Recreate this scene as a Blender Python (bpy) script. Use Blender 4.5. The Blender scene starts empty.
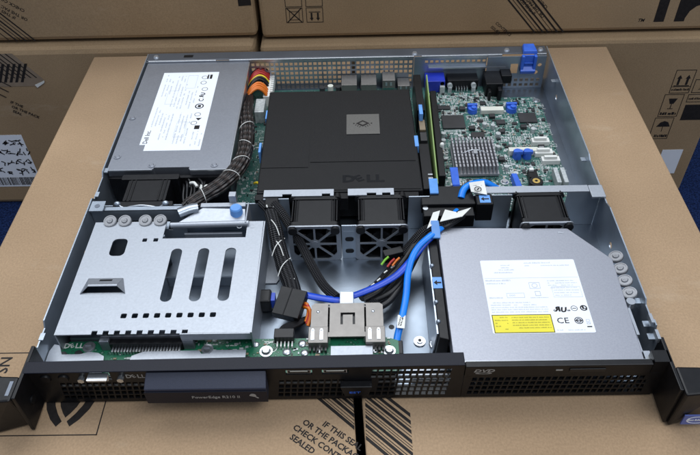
import bpy, math, random
from mathutils import Matrix, Vector, geometry
random.seed(7)
sc = bpy.context.scene
COL = sc.collection
S = 0.001                                   # everything below is written in millimetres

# ------------------------------------------------------------------ camera
F, CX, CY, CZ = 693.545, 11.539, -272.784, 432.788
R3 = Matrix(((0.99975402, 0.01653539, 0.0147812),
             (-0.00108663, 0.70217161, -0.71200692),
             (-0.02215225, 0.71181571, 0.70201686)))
cam = bpy.data.cameras.new('camera')
co = bpy.data.objects.new('camera', cam); COL.objects.link(co)
cam.sensor_fit = 'HORIZONTAL'; cam.sensor_width = 36.0
cam.lens = 36.0 * F / 700.0
cam.clip_start = 0.01; cam.clip_end = 50
co.matrix_world = Matrix.Translation((CX*S, CY*S, CZ*S)) @ R3.to_4x4()
sc.camera = co

# ------------------------------------------------------------------ world: a plain lit room
w = bpy.data.worlds.new("World"); sc.world = w; w.use_nodes = True
nt = w.node_tree; nt.nodes.clear()
out = nt.nodes.new('ShaderNodeOutputWorld'); bg = nt.nodes.new('ShaderNodeBackground')
tc = nt.nodes.new('ShaderNodeTexCoord'); sep = nt.nodes.new('ShaderNodeSeparateXYZ')
ramp = nt.nodes.new('ShaderNodeValToRGB')
ramp.color_ramp.elements[0].position = 0.15; ramp.color_ramp.elements[0].color = (0.24, 0.28, 0.34, 1)
ramp.color_ramp.elements[1].position = 0.95; ramp.color_ramp.elements[1].color = (0.62, 0.72, 0.90, 1)
nt.links.new(tc.outputs['Generated'], sep.inputs[0])
nt.links.new(sep.outputs['Z'], ramp.inputs[0])
nt.links.new(ramp.outputs[0], bg.inputs['Color'])
bg.inputs['Strength'].default_value = 0.72
nt.links.new(bg.outputs[0], out.inputs[0])

# ------------------------------------------------------------------ lamps: ceiling fluorescent panels
def area(name, loc, target, sx, sy, power, color):
    l = bpy.data.lights.new(name, 'AREA'); l.shape = 'RECTANGLE'; l.size = sx; l.size_y = sy
    l.energy = power; l.color = color
    o = bpy.data.objects.new(name, l); COL.objects.link(o); o.location = loc
    o.rotation_euler = (Vector(target) - Vector(loc)).to_track_quat('-Z', 'Y').to_euler()
area('ceiling_lamp', (-0.3, 1.0, 1.85), (0, 0.2, 0), 2.0, 1.0, 27.0, (0.95, 0.98, 1.0))
area('ceiling_lamp', (0.55, -0.55, 1.9), (0, 0.15, 0), 1.4, 0.6, 15.0, (0.95, 0.98, 1.0))
sc.view_settings.view_transform = 'Standard'; sc.view_settings.look = 'None'
sc.view_settings.exposure = 0.14; sc.view_settings.gamma = 1.0

# ------------------------------------------------------------------ measuring: photo pixel + height -> world mm
def P(px, py, z):
    d = R3 @ Vector((px-350, -(py-227.5), -F))
    t = (z-CZ)/d.z
    return (CX+t*d.x, CY+t*d.y, z)
def PY(px, py, y):
    d = R3 @ Vector((px-350, -(py-227.5), -F))
    t = (y-CY)/d.y
    return (CX+t*d.x, y, CZ+t*d.z)

# ------------------------------------------------------------------ materials
def principled(name):
    m = bpy.data.materials.new(name); m.use_nodes = True
    return m, m.node_tree, m.node_tree.nodes['Principled BSDF']
def mat(name, c, rough=.5, metal=0., var=.12, vs=60., bump=0., bs=400., spec=.5, c2=None, rv=.0, det=4.):
    m, n, b = principled(name)
    t = n.nodes.new('ShaderNodeTexCoord')
    no = n.nodes.new('ShaderNodeTexNoise'); no.inputs['Scale'].default_value = vs; no.inputs['Detail'].default_value = det
    n.links.new(t.outputs['Object'], no.inputs['Vector'])
    r = n.nodes.new('ShaderNodeValToRGB')
    a = tuple(x*(1-var) for x in c); z = c2 or tuple(min(1, x*(1+var)) for x in c)
    r.color_ramp.elements[0].position = .3; r.color_ramp.elements[1].position = .7
    r.color_ramp.elements[0].color = (*a, 1); r.color_ramp.elements[1].color = (*z, 1)
    n.links.new(no.outputs['Fac'], r.inputs[0]); n.links.new(r.outputs[0], b.inputs['Base Color'])
    b.inputs['Roughness'].default_value = rough; b.inputs['Metallic'].default_value = metal
    b.inputs['Specular IOR Level'].default_value = spec
    if rv:
        mr = n.nodes.new('ShaderNodeMapRange'); mr.inputs['To Min'].default_value = rough-rv; mr.inputs['To Max'].default_value = rough+rv
        n2 = n.nodes.new('ShaderNodeTexNoise'); n2.inputs['Scale'].default_value = vs*.6; n2.inputs['Detail'].default_value = 6
        n.links.new(t.outputs['Object'], n2.inputs['Vector'])
        n.links.new(n2.outputs['Fac'], mr.inputs['Value']); n.links.new(mr.outputs[0], b.inputs['Roughness'])
    if bump:
        n3 = n.nodes.new('ShaderNodeTexNoise'); n3.inputs['Scale'].default_value = bs; n3.inputs['Detail'].default_value = 3
        bp = n.nodes.new('ShaderNodeBump'); bp.inputs['Strength'].default_value = bump; bp.inputs['Distance'].default_value = .0005
        n.links.new(t.outputs['Object'], n3.inputs['Vector']); n.links.new(n3.outputs['Fac'], bp.inputs['Height'])
        n.links.new(bp.outputs[0], b.inputs['Normal'])
    return m

def cardboard(name, c):
    m, n, b = principled(name); L = n.links.new
    t = n.nodes.new('ShaderNodeTexCoord')
    fib = n.nodes.new('ShaderNodeTexNoise'); fib.inputs['Scale'].default_value = 700; fib.inputs['Detail'].default_value = 5
    big = n.nodes.new('ShaderNodeTexNoise'); big.inputs['Scale'].default_value = 7; big.inputs['Detail'].default_value = 6
    mp = n.nodes.new('ShaderNodeMapping'); mp.inputs['Scale'].default_value = (1, .8, 1)
    L(t.outputs['Object'], mp.inputs[0]); L(mp.outputs[0], fib.inputs['Vector']); L(t.outputs['Object'], big.inputs['Vector'])
    r = n.nodes.new('ShaderNodeValToRGB'); r.color_ramp.elements[0].position = .3; r.color_ramp.elements[1].position = .72
    r.color_ramp.elements[0].color = (*[x*.86 for x in c], 1); r.color_ramp.elements[1].color = (*[x*1.10 for x in c], 1)
    L(fib.outputs['Fac'], r.inputs[0])
    r2 = n.nodes.new('ShaderNodeValToRGB'); r2.color_ramp.elements[0].position = .3; r2.color_ramp.elements[1].position = .7
    r2.color_ramp.elements[0].color = (.82, .81, .79, 1); r2.color_ramp.elements[1].color = (1.04, 1.04, 1.04, 1)
    L(big.outputs['Fac'], r2.inputs[0])
    mx = n.nodes.new('ShaderNodeMix'); mx.data_type = 'RGBA'; mx.blend_type = 'MULTIPLY'; mx.inputs['Factor'].default_value = 1
    L(r.outputs[0], mx.inputs['A']); L(r2.outputs[0], mx.inputs['B']); sn = n.nodes.new('ShaderNodeTexNoise'); sn.inputs['Scale'].default_value = 16; sn.inputs['Detail'].default_value = 8; sn.inputs['Roughness'].default_value = .7
    mp2 = n.nodes.new('ShaderNodeMapping'); mp2.inputs['Scale'].default_value = (.45, .9, 1.6); L(t.outputs['Object'], mp2.inputs[0]); L(mp2.outputs[0], sn.inputs['Vector'])
    r3 = n.nodes.new('ShaderNodeValToRGB'); r3.color_ramp.elements[0].position = .60; r3.color_ramp.elements[1].position = .80
    r3.color_ramp.elements[0].color = (0, 0, 0, 1); r3.color_ramp.elements[1].color = (.55, .55, .55, 1); L(sn.outputs['Fac'], r3.inputs[0])
    m2 = n.nodes.new('ShaderNodeMix'); m2.data_type = 'RGBA'; L(r3.outputs[0], m2.inputs['Factor']); L(mx.outputs['Result'], m2.inputs['A']); m2.inputs['B'].default_value = (.50, .40, .29, 1)
    L(m2.outputs['Result'], b.inputs['Base Color'])
    b.inputs['Roughness'].default_value = .8; b.inputs['Specular IOR Level'].default_value = .25
    wv = n.nodes.new('ShaderNodeTexWave'); wv.bands_direction = 'X'; wv.inputs['Scale'].default_value = 42; wv.inputs['Distortion'].default_value = .3
    L(t.outputs['Object'], wv.inputs['Vector'])
    ad = n.nodes.new('ShaderNodeMath'); ad.operation = 'ADD'
    s1 = n.nodes.new('ShaderNodeMath'); s1.operation = 'MULTIPLY'; s1.inputs[1].default_value = .035
    L(wv.outputs['Fac'], s1.inputs[0]); L(s1.outputs[0], ad.inputs[0]); L(big.outputs['Fac'], ad.inputs[1])
    bp = n.nodes.new('ShaderNodeBump'); bp.inputs['Strength'].default_value = .4; bp.inputs['Distance'].default_value = .002
    L(ad.outputs[0], bp.inputs['Height']); L(bp.outputs[0], b.inputs['Normal'])
    return m

def braid(name, ca, cb, su, sv, rough=.6, thr=.5):
    """woven sleeve: two crossing diagonal waves over the tube's own length and girth"""
    m, n, b = principled(name); L = n.links.new
    uv = n.nodes.new('ShaderNodeUVMap'); uv.uv_map = 'UVMap'
    sp = n.nodes.new('ShaderNodeSeparateXYZ'); L(uv.outputs[0], sp.inputs[0])
    def mth(op, a, bb):
        k = n.nodes.new('ShaderNodeMath'); k.operation = op
        for i, q in enumerate((a, bb)):
            if q is None: continue
            if isinstance(q, (int, float)): k.inputs[i].default_value = q
            else: L(q, k.inputs[i])
        return k.outputs[0]
    u = mth('MULTIPLY', sp.outputs[0], su); v = mth('MULTIPLY', sp.outputs[1], sv)
    a = mth('SINE', mth('ADD', u, v), None); c = mth('SINE', mth('SUBTRACT', u, v), None)
    h = mth('MULTIPLY', a, c)
    r = n.nodes.new('ShaderNodeValToRGB'); r.color_ramp.elements[0].position = thr; r.color_ramp.elements[1].position = min(1, thr+.15)
    r.color_ramp.elements[0].color = (*ca, 1); r.color_ramp.elements[1].color = (*cb, 1)
    L(mth('MULTIPLY_ADD', h, .5), r.inputs[0]) if False else L(mth('ADD', mth('MULTIPLY', h, .5), .5), r.inputs[0])
    L(r.outputs[0], b.inputs['Base Color']); b.inputs['Roughness'].default_value = rough
    bp = n.nodes.new('ShaderNodeBump'); bp.inputs['Strength'].default_value = .9; bp.inputs['Distance'].default_value = .0012
    L(h, bp.inputs['Height']); L(bp.outputs[0], b.inputs['Normal'])
    return m

def pcb(name, c, tr, scale):
    """solder mask with a maze of traces and bare pads"""
    m, n, b = principled(name); L = n.links.new
    t = n.nodes.new('ShaderNodeTexCoord')
    v = n.nodes.new('ShaderNodeTexVoronoi'); v.distance = 'MANHATTAN'; v.feature = 'F1'; v.inputs['Scale'].default_value = scale
    L(t.outputs['Object'], v.inputs['Vector'])
    r = n.nodes.new('ShaderNodeValToRGB'); r.color_ramp.interpolation = 'CONSTANT'
    e = r.color_ramp.elements; e[0].position = 0; e[0].color = (*tr, 1); e[1].position = .34; e[1].color = (*c, 1)
    k = e.new(.62); k.color = (*[x*1.7 for x in c], 1)
    L(v.outputs['Distance'], r.inputs[0])
    L(r.outputs[0], b.inputs['Base Color']); b.inputs['Roughness'].default_value = .38
    return m

M = {}
M['carton'] = cardboard('kraft_cardboard', (.405, .277, .168))
M['carton2'] = cardboard('kraft_cardboard_back', (.36, .25, .145))
M['rubber'] = mat('smoky_rubber', (.20, .205, .22), .3, .2, var=.1)
M['ink'] = mat('print_ink', (.016, .013, .012), .7, var=.3, vs=300, spec=.3)
M['carpet'] = mat('blue_carpet', (.010, .022, .075), .95, var=.75, vs=420, bump=1., bs=700, spec=.1)
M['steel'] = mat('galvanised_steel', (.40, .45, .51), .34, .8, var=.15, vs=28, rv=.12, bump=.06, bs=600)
M['steel_dark'] = mat('grey_steel', (.17, .19, .225), .42, .9, var=.10, vs=30, rv=.05)
M['cage'] = mat('satin_steel', (.385, .41, .45), .47, .75, var=.05, vs=520, rv=.06, bump=.10, bs=1300)
M['psu'] = mat('grey_zinc_sheet', (.265, .28, .315), .44, .78, var=.05, vs=500, rv=.05)
M['drive'] = mat('drive_sheet', (.33, .34, .38), .45, .8, var=.06, vs=800, rv=.05, bump=.04, bs=1800)
M['nickel'] = mat('nickel_plate', (.235, .22, .205), .42, .6, var=.06, vs=200, rv=.05)
M['bright'] = mat('bright_steel', (.52, .545, .58), .28, .8, var=.05)
M['black'] = mat('black_plastic', (.005, .005, .006), .40, var=.25, vs=250, spec=.3, rv=.08)
M['matte'] = mat('matte_black_plastic', (.007, .007, .0078), .46, var=.4, vs=1400, bump=.4, bs=2000, spec=.24, rv=.12)
M['bezel'] = mat('blue_black_paint', (.007, .008, .015), .42, .0, var=.12, vs=1200, bump=.15, bs=2600, spec=.2)
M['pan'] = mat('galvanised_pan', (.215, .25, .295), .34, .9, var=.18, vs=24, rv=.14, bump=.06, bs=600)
M['tag'] = mat('slate_plastic', (.026, .030, .050), .45, var=.08, vs=900, bump=.15, bs=2600, spec=.4)
M['blue'] = mat('blue_plastic', (.035, .125, .58), .40, var=.12, vs=120)
M['lblue'] = mat('pale_blue_plastic', (.12, .32, .72), .4, var=.10, vs=120)
M['vgablue'] = mat('deep_blue_plastic', (.012, .03, .38), .35, var=.1)
M['cblue'] = mat('blue_cable_jacket', (.005, .055, .50), .34, var=.12, vs=90)
M['cbright'] = mat('bright_blue_cable_jacket', (.001, .21, .80), .36, var=.18, vs=60)
M['wblack'] = mat('black_cable_jacket', (.007, .007, .008), .42, var=.3, vs=200, spec=.4)
M['red'] = mat('red_wire', (.42, .02, .015), .4)
M['orange'] = mat('orange_wire', (.70, .17, .012), .4)
M['yellow'] = mat('yellow_wire', (.75, .55, .03), .4)
M['green'] = mat('green_wire', (.2, .5, .03), .4)
M['white'] = mat('white_plastic', (.72, .72, .68), .45, var=.06)
M['ivory'] = mat('ivory_plastic', (.66, .66, .58), .45, var=.08)
M['label'] = mat('paper_label', (.80, .83, .88), .55, var=.02, vs=60)
M['warn'] = mat('yellow_label', (.78, .68, .035), .5, var=.05)
M['grey_ink'] = mat('grey_ink', (.50, .52, .57), .6, var=.1)
M['silk'] = mat('white_silkscreen', (.66, .69, .65), .5, var=.05)
M['silver_ink'] = mat('silver_ink', (.30, .29, .27), .4, var=.05)
M['board'] = pcb('green_board', (.022, .075, .062), (.27, .33, .31), 480)
M['board2'] = pcb('bright_green_board', (.008, .085, .042), (.10, .22, .16), 300)
M['edge'] = mat('board_edge', (.22, .32, .10), .5)
M['comp_s'] = mat('tin_ends', (.47, .50, .50), .4, .25, var=.22, vs=400)
M['comp_d'] = mat('dark_components', (.025, .025, .027), .45, var=.3)
M['comp_t'] = mat('tan_components', (.26, .20, .13), .5, var=.3)
M['sink'] = mat('grey_anodised', (.36, .36, .385), .45, .5, var=.1)
M['solder'] = mat('solder', (.58, .60, .62), .25, .9, var=.15, vs=200)
M['gold'] = mat('brass', (.75, .52, .16), .3, .9)
M['sleeve'] = braid('braided_sleeve', (.008, .008, .009), (.045, .045, .050), 2.2, 50., .5)
M['sleevew'] = braid('braided_sleeve_white_fleck', (.008, .008, .009), (.055, .055, .06), 1.9, 44., .5)
M['wires'] = braid('bundled_wires', (.008, .007, .007), (.040, .030, .027), .35, 40., .45, .42)
M['loom'] = mat('ribbed_loom', (.014, .014, .016), .38, var=.2, spec=.6)
M['tape'] = mat('clear_tape', (.27, .205, .14), .16, var=.1, spec=.6)
M['glass'] = mat('plain_screen', (.10, .14, .40), .3)
M['plaque'] = mat('grey_plaque', (.125, .12, .11), .40, .3, var=.08, vs=800)

# ------------------------------------------------------------------ mesh builder
def FR(y):   # local (x, y, z) -> (x, y0 - z, y): a sheet that faces the viewer (-Y)
    return Matrix(((1, 0, 0, 0), (0, 0, -1, y), (0, 1, 0, 0), (0, 0, 0, 1)))
def UP(z, rot=0., x=0., y=0.):
    return Matrix.Translation((x, y, z)) @ Matrix.Rotation(rot, 4, 'Z')
TXT = {}
def text_geo(s, size, bold, shear=0., depth=.05):
    k = (s, size, bold, shear, depth)
    if k in TXT: return TXT[k]
    c = bpy.data.curves.new('lettering', 'FONT'); c.body = s; c.size = size; c.offset = bold; c.shear = shear
    c.extrude = depth; c.resolution_u = 2; c.align_x = 'LEFT'
    o = bpy.data.objects.new('lettering', c); COL.objects.link(o)
    dg = bpy.context.evaluated_depsgraph_get(); me = o.evaluated_get(dg).to_mesh()
    g = ([v.co.copy() for v in me.vertices], [tuple(p.vertices) for p in me.polygons])
    o.evaluated_get(dg).to_mesh_clear(); bpy.data.objects.remove(o); bpy.data.curves.remove(c)
    TXT[k] = g; return g

class MB:
    def __init__(s): s.v = []; s.f = []; s.sm = []; s.mi = []; s.uv = {}
    def add(s, vs, fs, Mx=None, smooth=False, mi=0, uv=None):
        b = len(s.v)
        for v in vs:
            v = Vector(v); s.v.append(Mx @ v if Mx is not None else v)
        for k, f in enumerate(fs):
            if uv: s.uv[len(s.f)] = uv[k]
            s.f.append(tuple(i+b for i in f)); s.sm.append(smooth); s.mi.append(mi)
        return s
    def box(s, x0, x1, y0, y1, z0, z1, Mx=None, mi=0):
        return s.add([(x0,y0,z0),(x1,y0,z0),(x1,y1,z0),(x0,y1,z0),(x0,y0,z1),(x1,y0,z1),(x1,y1,z1),(x0,y1,z1)],
                     [(0,3,2,1),(4,5,6,7),(0,1,5,4),(1,2,6,5),(2,3,7,6),(3,0,4,7)], Mx, mi=mi)
    def hexa(s, lo, hi, Mx=None):
        n = len(lo)
        return s.add(list(lo)+list(hi), [tuple(range(n))[::-1], tuple(range(n, 2*n))]+[(i, (i+1) % n, n+(i+1) % n, n+i) for i in range(n)], Mx)
    def prism(s, poly, z0, z1, Mx=None):
        return s.hexa([(x, y, z0) for x, y in poly], [(x, y, z1) for x, y in poly], Mx)
    def cyl(s, c, r, h, axis='z', n=20, r2=None, Mx=None, mi=0):
        r2 = r if r2 is None else r2
        a = []
        for rr, hh in ((r, 0), (r2, h)):
            for i in range(n):
                t = 2*math.pi*i/n; p, q = rr*math.cos(t), rr*math.sin(t)
                a.append({'z': (p, q, hh), 'y': (q, hh, p), 'x': (hh, p, q)}[axis])
        a = [Vector(v)+Vector(c) for v in a]
        s.add(a, [(i, (i+1) % n, n+(i+1) % n, n+i) for i in range(n)], Mx, True, mi)
        s.add(a[:n], [tuple(range(n))[::-1]], Mx, mi=mi); s.add(a[n:], [tuple(range(n))], Mx, mi=mi)
        return s
    def ball(s, c, r, n=12, m=8, sq=(1, 1, 1), Mx=None):
        vs = [(0, 0, r*sq[2])]
        for j in range(1, m):
            for i in range(n):
                a, t = math.pi*j/m, 2*math.pi*i/n
                vs.append((r*sq[0]*math.sin(a)*math.cos(t), r*sq[1]*math.sin(a)*math.sin(t), r*sq[2]*math.cos(a)))
        vs.append((0, 0, -r*sq[2])); e = len(vs)-1
        fs = [(0, 1+i, 1+(i+1) % n) for i in range(n)]
        for j in range(m-2):
            fs += [(1+j*n+i, 1+(j+1)*n+i, 1+(j+1)*n+(i+1) % n, 1+j*n+(i+1) % n) for i in range(n)]
        b = 1+(m-2)*n
        fs += [(b+i, e, b+(i+1) % n) for i in range(n)]
        return s.add([Vector(v)+Vector(c) for v in vs], fs, Mx, True)
    def plate(s, outer, holes, z0, z1, Mx=None):
        """flat sheet with real openings"""
        loops = [outer]+list(holes); vs = []; es = []
        for lp in loops:
            b = len(vs); vs += [Vector(p) for p in lp]; es += [(b+i, b+(i+1) % len(lp)) for i in range(len(lp))]
        ov, oe, of, *_ = geometry.delaunay_2d_cdt(vs, es, [], 1, 1e-5)
        def inside(p, lp):
            c = False; j = len(lp)-1
            for i in range(len(lp)):
                a, b_ = lp[i], lp[j]
                if (a[1] > p.y) != (b_[1] > p.y) and p.x < (b_[0]-a[0])*(p.y-a[1])/(b_[1]-a[1])+a[0]: c = not c
                j = i
            return c
        bb = [(min(q[0] for q in h), max(q[0] for q in h), min(q[1] for q in h), max(q[1] for q in h)) for h in holes]
        keep = []
        for f in of:
            p = sum((ov[i] for i in f), Vector((0, 0)))/len(f)
            if inside(p, outer) and not any(k[0] <= p.x <= k[1] and k[2] <= p.y <= k[3] and inside(p, h) for h, k in zip(holes, bb)): keep.append(f)
        of = keep
        n = len(ov)
        s.add([(p.x, p.y, z1) for p in ov], [tuple(f) for f in of], Mx)
        s.add([(p.x, p.y, z0) for p in ov], [tuple(f)[::-1] for f in of], Mx)
        for lp in loops:
            k = len(lp)
            s.add([(x, y, z0) for x, y in lp]+[(x, y, z1) for x, y in lp],
                  [(i, (i+1) % k, k+(i+1) % k, k+i) for i in range(k)], Mx)
        return s
    def tube(s, pts, r, n=10, step=2.0, flat=1., Mx=None, mi=0, sub=True):
        pts = [Vector(p) for p in pts]
        if sub and len(pts) > 2:
            q = []
            for i in range(len(pts)-1):
                a = pts[max(i-1, 0)]; b = pts[i]; c = pts[i+1]; d = pts[min(i+2, len(pts)-1)]
                k = max(2, int((c-b).length/step))
                for j in range(k):
                    t = j/k
                    q.append(.5*((2*b)+(c-a)*t+(2*a-5*b+4*c-d)*t*t+(3*b-3*c+d-a)*t**3))
            q.append(pts[-1]); pts = q
        vs = []; L = 0; Ls = []
        up = Vector((0, 0, 1))
        for i, p in enumerate(pts):
            if i: L += (p-pts[i-1]).length
            Ls.append(L)
            t = (pts[min(i+1, len(pts)-1)]-pts[max(i-1, 0)]).normalized()
            sd = t.cross(up)
            if sd.length < .05: sd = t.cross(Vector((0, 1, 0)))
            sd.normalize(); u2 = sd.cross(t)
            rr = r(L) if callable(r) else r[min(int(i/(len(pts)-1)*(len(r)-1)), len(r)-1)] if isinstance(r, (list, tuple)) else r
            for k in range(n):
                a = 2*math.pi*k/n
                vs.append(p+sd*(rr*math.cos(a))+u2*(rr*flat*math.sin(a)))
        fs = []; uv = []
        for i in range(len(pts)-1):
            for k in range(n):
                fs.append((i*n+k, i*n+(k+1) % n, (i+1)*n+(k+1) % n, (i+1)*n+k))
                uv.append(((Ls[i], k/n), (Ls[i], (k+1)/n), (Ls[i+1], (k+1)/n), (Ls[i+1], k/n)))
        s.add(vs, fs, Mx, True, mi, uv)
        s.add(vs[:n], [tuple(range(n))[::-1]], Mx, mi=mi); s.add(vs[-n:], [tuple(range(n))], Mx, mi=mi)
        return s
    def text(s, t, size, Mx, bold=0., shear=0., depth=.05):
        v, f = text_geo(t, size, bold, shear, depth); return s.add(v, f, Mx)
    def bars(s, x0, x1, y, h, Mx, z=.05, fill=.75):
        """a line of print too small to read: word-length marks"""
        x = x0
        while x < x1:
            wd = min(random.uniform(1.2, 4.5), x1-x)
            if random.random() < fill:
                q = x
                while q < x+wd-.45:
                    lw = h*random.uniform(.28, .55); hh = h*random.choice((.7, .7, 1., 1.))
                    s.box(q, q+lw, y, y+hh, 0, z, Mx); q += lw+h*.16
            x += wd+.25
        return s
    def ring(s, c, ro, ri, z0, z1, n=24, Mx=None):
        o = [(c[0]+ro*math.cos(2*math.pi*i/n), c[1]+ro*math.sin(2*math.pi*i/n)) for i in range(n)]
        q = [(c[0]+ri*math.cos(2*math.pi*i/n), c[1]+ri*math.sin(2*math.pi*i/n)) for i in range(n)]
        for i in range(n):
            j = (i+1) % n
            s.hexa([(*o[i], z0), (*o[j], z0), (*q[j], z0), (*q[i], z0)], [(*o[i], z1), (*o[j], z1), (*q[j], z1), (*q[i], z1)], Mx)
        return s
    def build(s, name, m, parent=None, label=None, bevel=0., kind=None, org=None):
        me = bpy.data.meshes.new(name)
        off = Vector(OFF[parent.name]) if parent is not None else Vector(org or (0, 0, 0))
        me.from_pydata([((v-off)*S)[:] for v in s.v], [], s.f)
        for x in (m if isinstance(m, (list, tuple)) else [m]): me.materials.append(x)
        me.polygons.foreach_set('use_smooth', s.sm); me.polygons.foreach_set('material_index', s.mi)
        if s.uv:
            l = me.uv_layers.new(name='UVMap')
            for fi, c in s.uv.items():
                for k, li in enumerate(me.polygons[fi].loop_indices): l.data[li].uv = c[k]
        me.validate(); me.update()
        o = bpy.data.objects.new(name, me); COL.objects.link(o)
        if parent is not None: o.parent = parent
        else: o.location = off*S
        OFF[o.name] = off
        if label: o['label'] = label
        if kind: o['kind'] = kind
        if bevel:
            b = o.modifiers.new('edge', 'BEVEL'); b.width = bevel*S; b.segments = 2; b.limit_method = 'ANGLE'; b.angle_limit = math.radians(40)
        return o
OFF = {}
def thing(name, label, cat, loc, group=None):
    o = bpy.data.objects.new(name, None); COL.objects.link(o); o.empty_display_size = .02
    o.location = Vector(loc)*S; o['label'] = label; o['category'] = cat
    if group: o['group'] = group
    OFF[o.name] = Vector(loc); return o
def tagit(o, label, cat, group=None):
    o['label'] = label; o['category'] = cat
    if group: o['group'] = group
    return o
def rrect(x0, x1, y0, y1, r, n=4):
    p = []
    for cx, cy, a in ((x1-r, y1-r, 0), (x0+r, y1-r, 90), (x0+r, y0+r, 180), (x1-r, y0+r, 270)):
        for i in range(n+1):
            t = math.radians(a+90*i/n); p.append((cx+r*math.cos(t), cy+r*math.sin(t)))
    return p
def rect(x0, x1, y0, y1): return [(x0, y0), (x1, y0), (x1, y1), (x0, y1)]
def circ(x, y, r, n=16): return [(x+r*math.cos(2*math.pi*i/n), y+r*math.sin(2*math.pi*i/n)) for i in range(n)]
# ================================================================== the place: carpet and cartons
MB().box(-2500, 2500, -1500, 3500, -245, -240).build('carpet', M['carpet'], kind='structure')
FLOOR = -240
def stripes(mb, Mx, spec, y0, y1, clipx=None):
    """slanted black bars of a printed seal tape: spec lists (x, width); they run from y1 down to y0, drifting right"""
    for x, wd, k in spec:
        mb.prism([(x, y1), (x+wd, y1), (x+wd+k*(y1-y0), y0), (x+k*(y1-y0), y0)], 0, .12, Mx)

# the carton the server stands on: two top flaps with a slit between them
bx = thing('cardboard_box', 'big open-seamed cardboard box lying under the opened server', 'box', (0, 180, FLOOR))
b = MB()
for r in ((-305, -301, -110, 466), (301, 305, -110, 466)): b.box(r[0], r[1], r[2], r[3], FLOOR+.5, -3)
b.box(-301, 301, 462, 466, FLOOR+.5, -3); b.box(-301, 301, -110, -106, FLOOR+.5, -3)
b.build('carton_side', M['carton'], bx, bevel=1.2)
sl = .055
MB().prism([(-305.5, -110.5), (10.2, -110.5), (10.2-100*sl, -10), (4, 466.5), (-305.5, 466.5)], -3, 0).build('flap', M['carton'], bx, bevel=1.6)
MB().prism([(16.2, -110.5), (306, -110.5), (308.5, 466.5), (9, 466.5), (16.2-100*sl, -10)], -3, 0).build('flap', M['carton'], bx, bevel=1.6)
pr = MB(); T = UP(0.02)
# seal print across the seam: bars and lines of capitals
# direction of the tape on the box top
dx, dy = 46.9, -43.9; dl = math.hypot(dx, dy); dx /= dl; dy /= dl; nx, ny = -dy, dx
def bar_on_top(mb, off, wd, seam=None):
    # bars measured across the tape from the lower-left edge of the print
    p0 = Vector((-25.5, -3.0))
    q = []
    for o in (off, off+wd):
        base = p0+Vector((nx, ny))*o
        # from y = 6 (under the server) to the cut edge at x = 44
        t0 = (8-base.y)/dy; a = base+Vector((dx, dy))*t0
        t1 = min((44.2-base.x)/dx, 130); c = base+Vector((dx, dy))*t1
        q.append((a, c))
    (a, c), (d, e) = q
    for lo, hi in ((-400, 5.2), (13.0, 400)):
        def cut(p, r):
            t0, t1 = max(0, (lo-p.x)/(r.x-p.x)), min(1, (hi-p.x)/(r.x-p.x)); return (p+(r-p)*t0, p+(r-p)*t1) if t1 > t0 else None
        s1, s2 = cut(a, c), cut(d, e)
        if s1 and s2:
            mb.prism([s1[0], s1[1], s2[1], s2[0]][::1], 0.02, .14)
for off, wd in ((0, 2.2), (3.0, .5), (5.0, .5), (6.8, 2.2), (10.0, .6), (12.0, 2.1), (15.2, .5), (16.8, .5), (18.6, 2.2), (22.2, .5), (24.0, 2.1), (27.3, .6), (29.2, 2.2), (33.3, 2.3)): bar_on_top(pr, off, wd)
ang = math.atan2(-22.7, 30.7)
Tt = UP(.02, ang, -15.8, -25.8)
for i, (l, x, hold) in enumerate((("IF THIS SEAL", 0, 0), ("OR THE PACKAGE", -12.2, 0), ("CHECK CONTENTS", -15.0, 0), ("SEALED", -12, 0))):
    pr.text(l, 6.0, Tt @ Matrix.Translation((x, -6.9*i-2.5, 0)), bold=.17)
# framed panel with turned letters and the crossed-arcs mark
for x0, x1, y0, y1 in ((-298, -172, 35.6, 36.4), (-298, -172, -33.4, -32.6), (-172.8, -172, -33.4, 36.4)): pr.box(x0, x1, y0, y1, .02, .14)
pr.text("NSA", 12.5, UP(.02, -math.pi/2, -261.5, 33), bold=.2)
pr.prism([(-216, -4), (-209.5, -4), (-207.5, -10), (-204, -16.5), (-199.5, -22.5), (-202.5, -26.5), (-208, -21), (-213, -13)], .02, .14)
pr.prism([(-179.5, -4), (-186, -4), (-188, -10), (-191.5, -16.5), (-196, -22.5), (-193, -26.5), (-187.5, -21), (-182.5, -13)][::-1], .02, .14)
pr.prism([(-206, -4), (-189.5, -4), (-192, -11), (-195, -16), (-197.8, -19.5), (-200.5, -16), (-203.5, -11)][::-1], .02, .14)
pr.build('print', M['ink'], bx)

# cartons stacked behind
def carton(name, label, x0, x1, y0, y1, z0, z1, bev=5):
    t = thing(name, label, 'box', ((x0+x1)/2, (y0+y1)/2, z0), 'cardboard boxes stacked behind the server')
    MB().box(x0, x1, y0, y1, z0, z1).build('carton_side', M['carton2'], t, bevel=bev)
    return t
c_ll = carton('cardboard_box', 'cardboard box at left with a handwritten white label, standing on the carpet', -640, -112, 471, 800, FLOOR+.5, 8.5, 7)
c_lr = carton('cardboard_box', 'cardboard box at right with handling pictograms and a black square, standing on the carpet', -106, 470, 472, 800, FLOOR+.5, 5, 5)
c_ul = carton('cardboard_box', 'upper cardboard box at left with slanted seal bars beside its end', -640, -108, 484, 800, 12, 240, 6)
c_ur = carton('cardboard_box', 'upper cardboard box at right with large cut-off black letters', -103, 520, 486, 800, 8.5, 240, 5)

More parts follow.
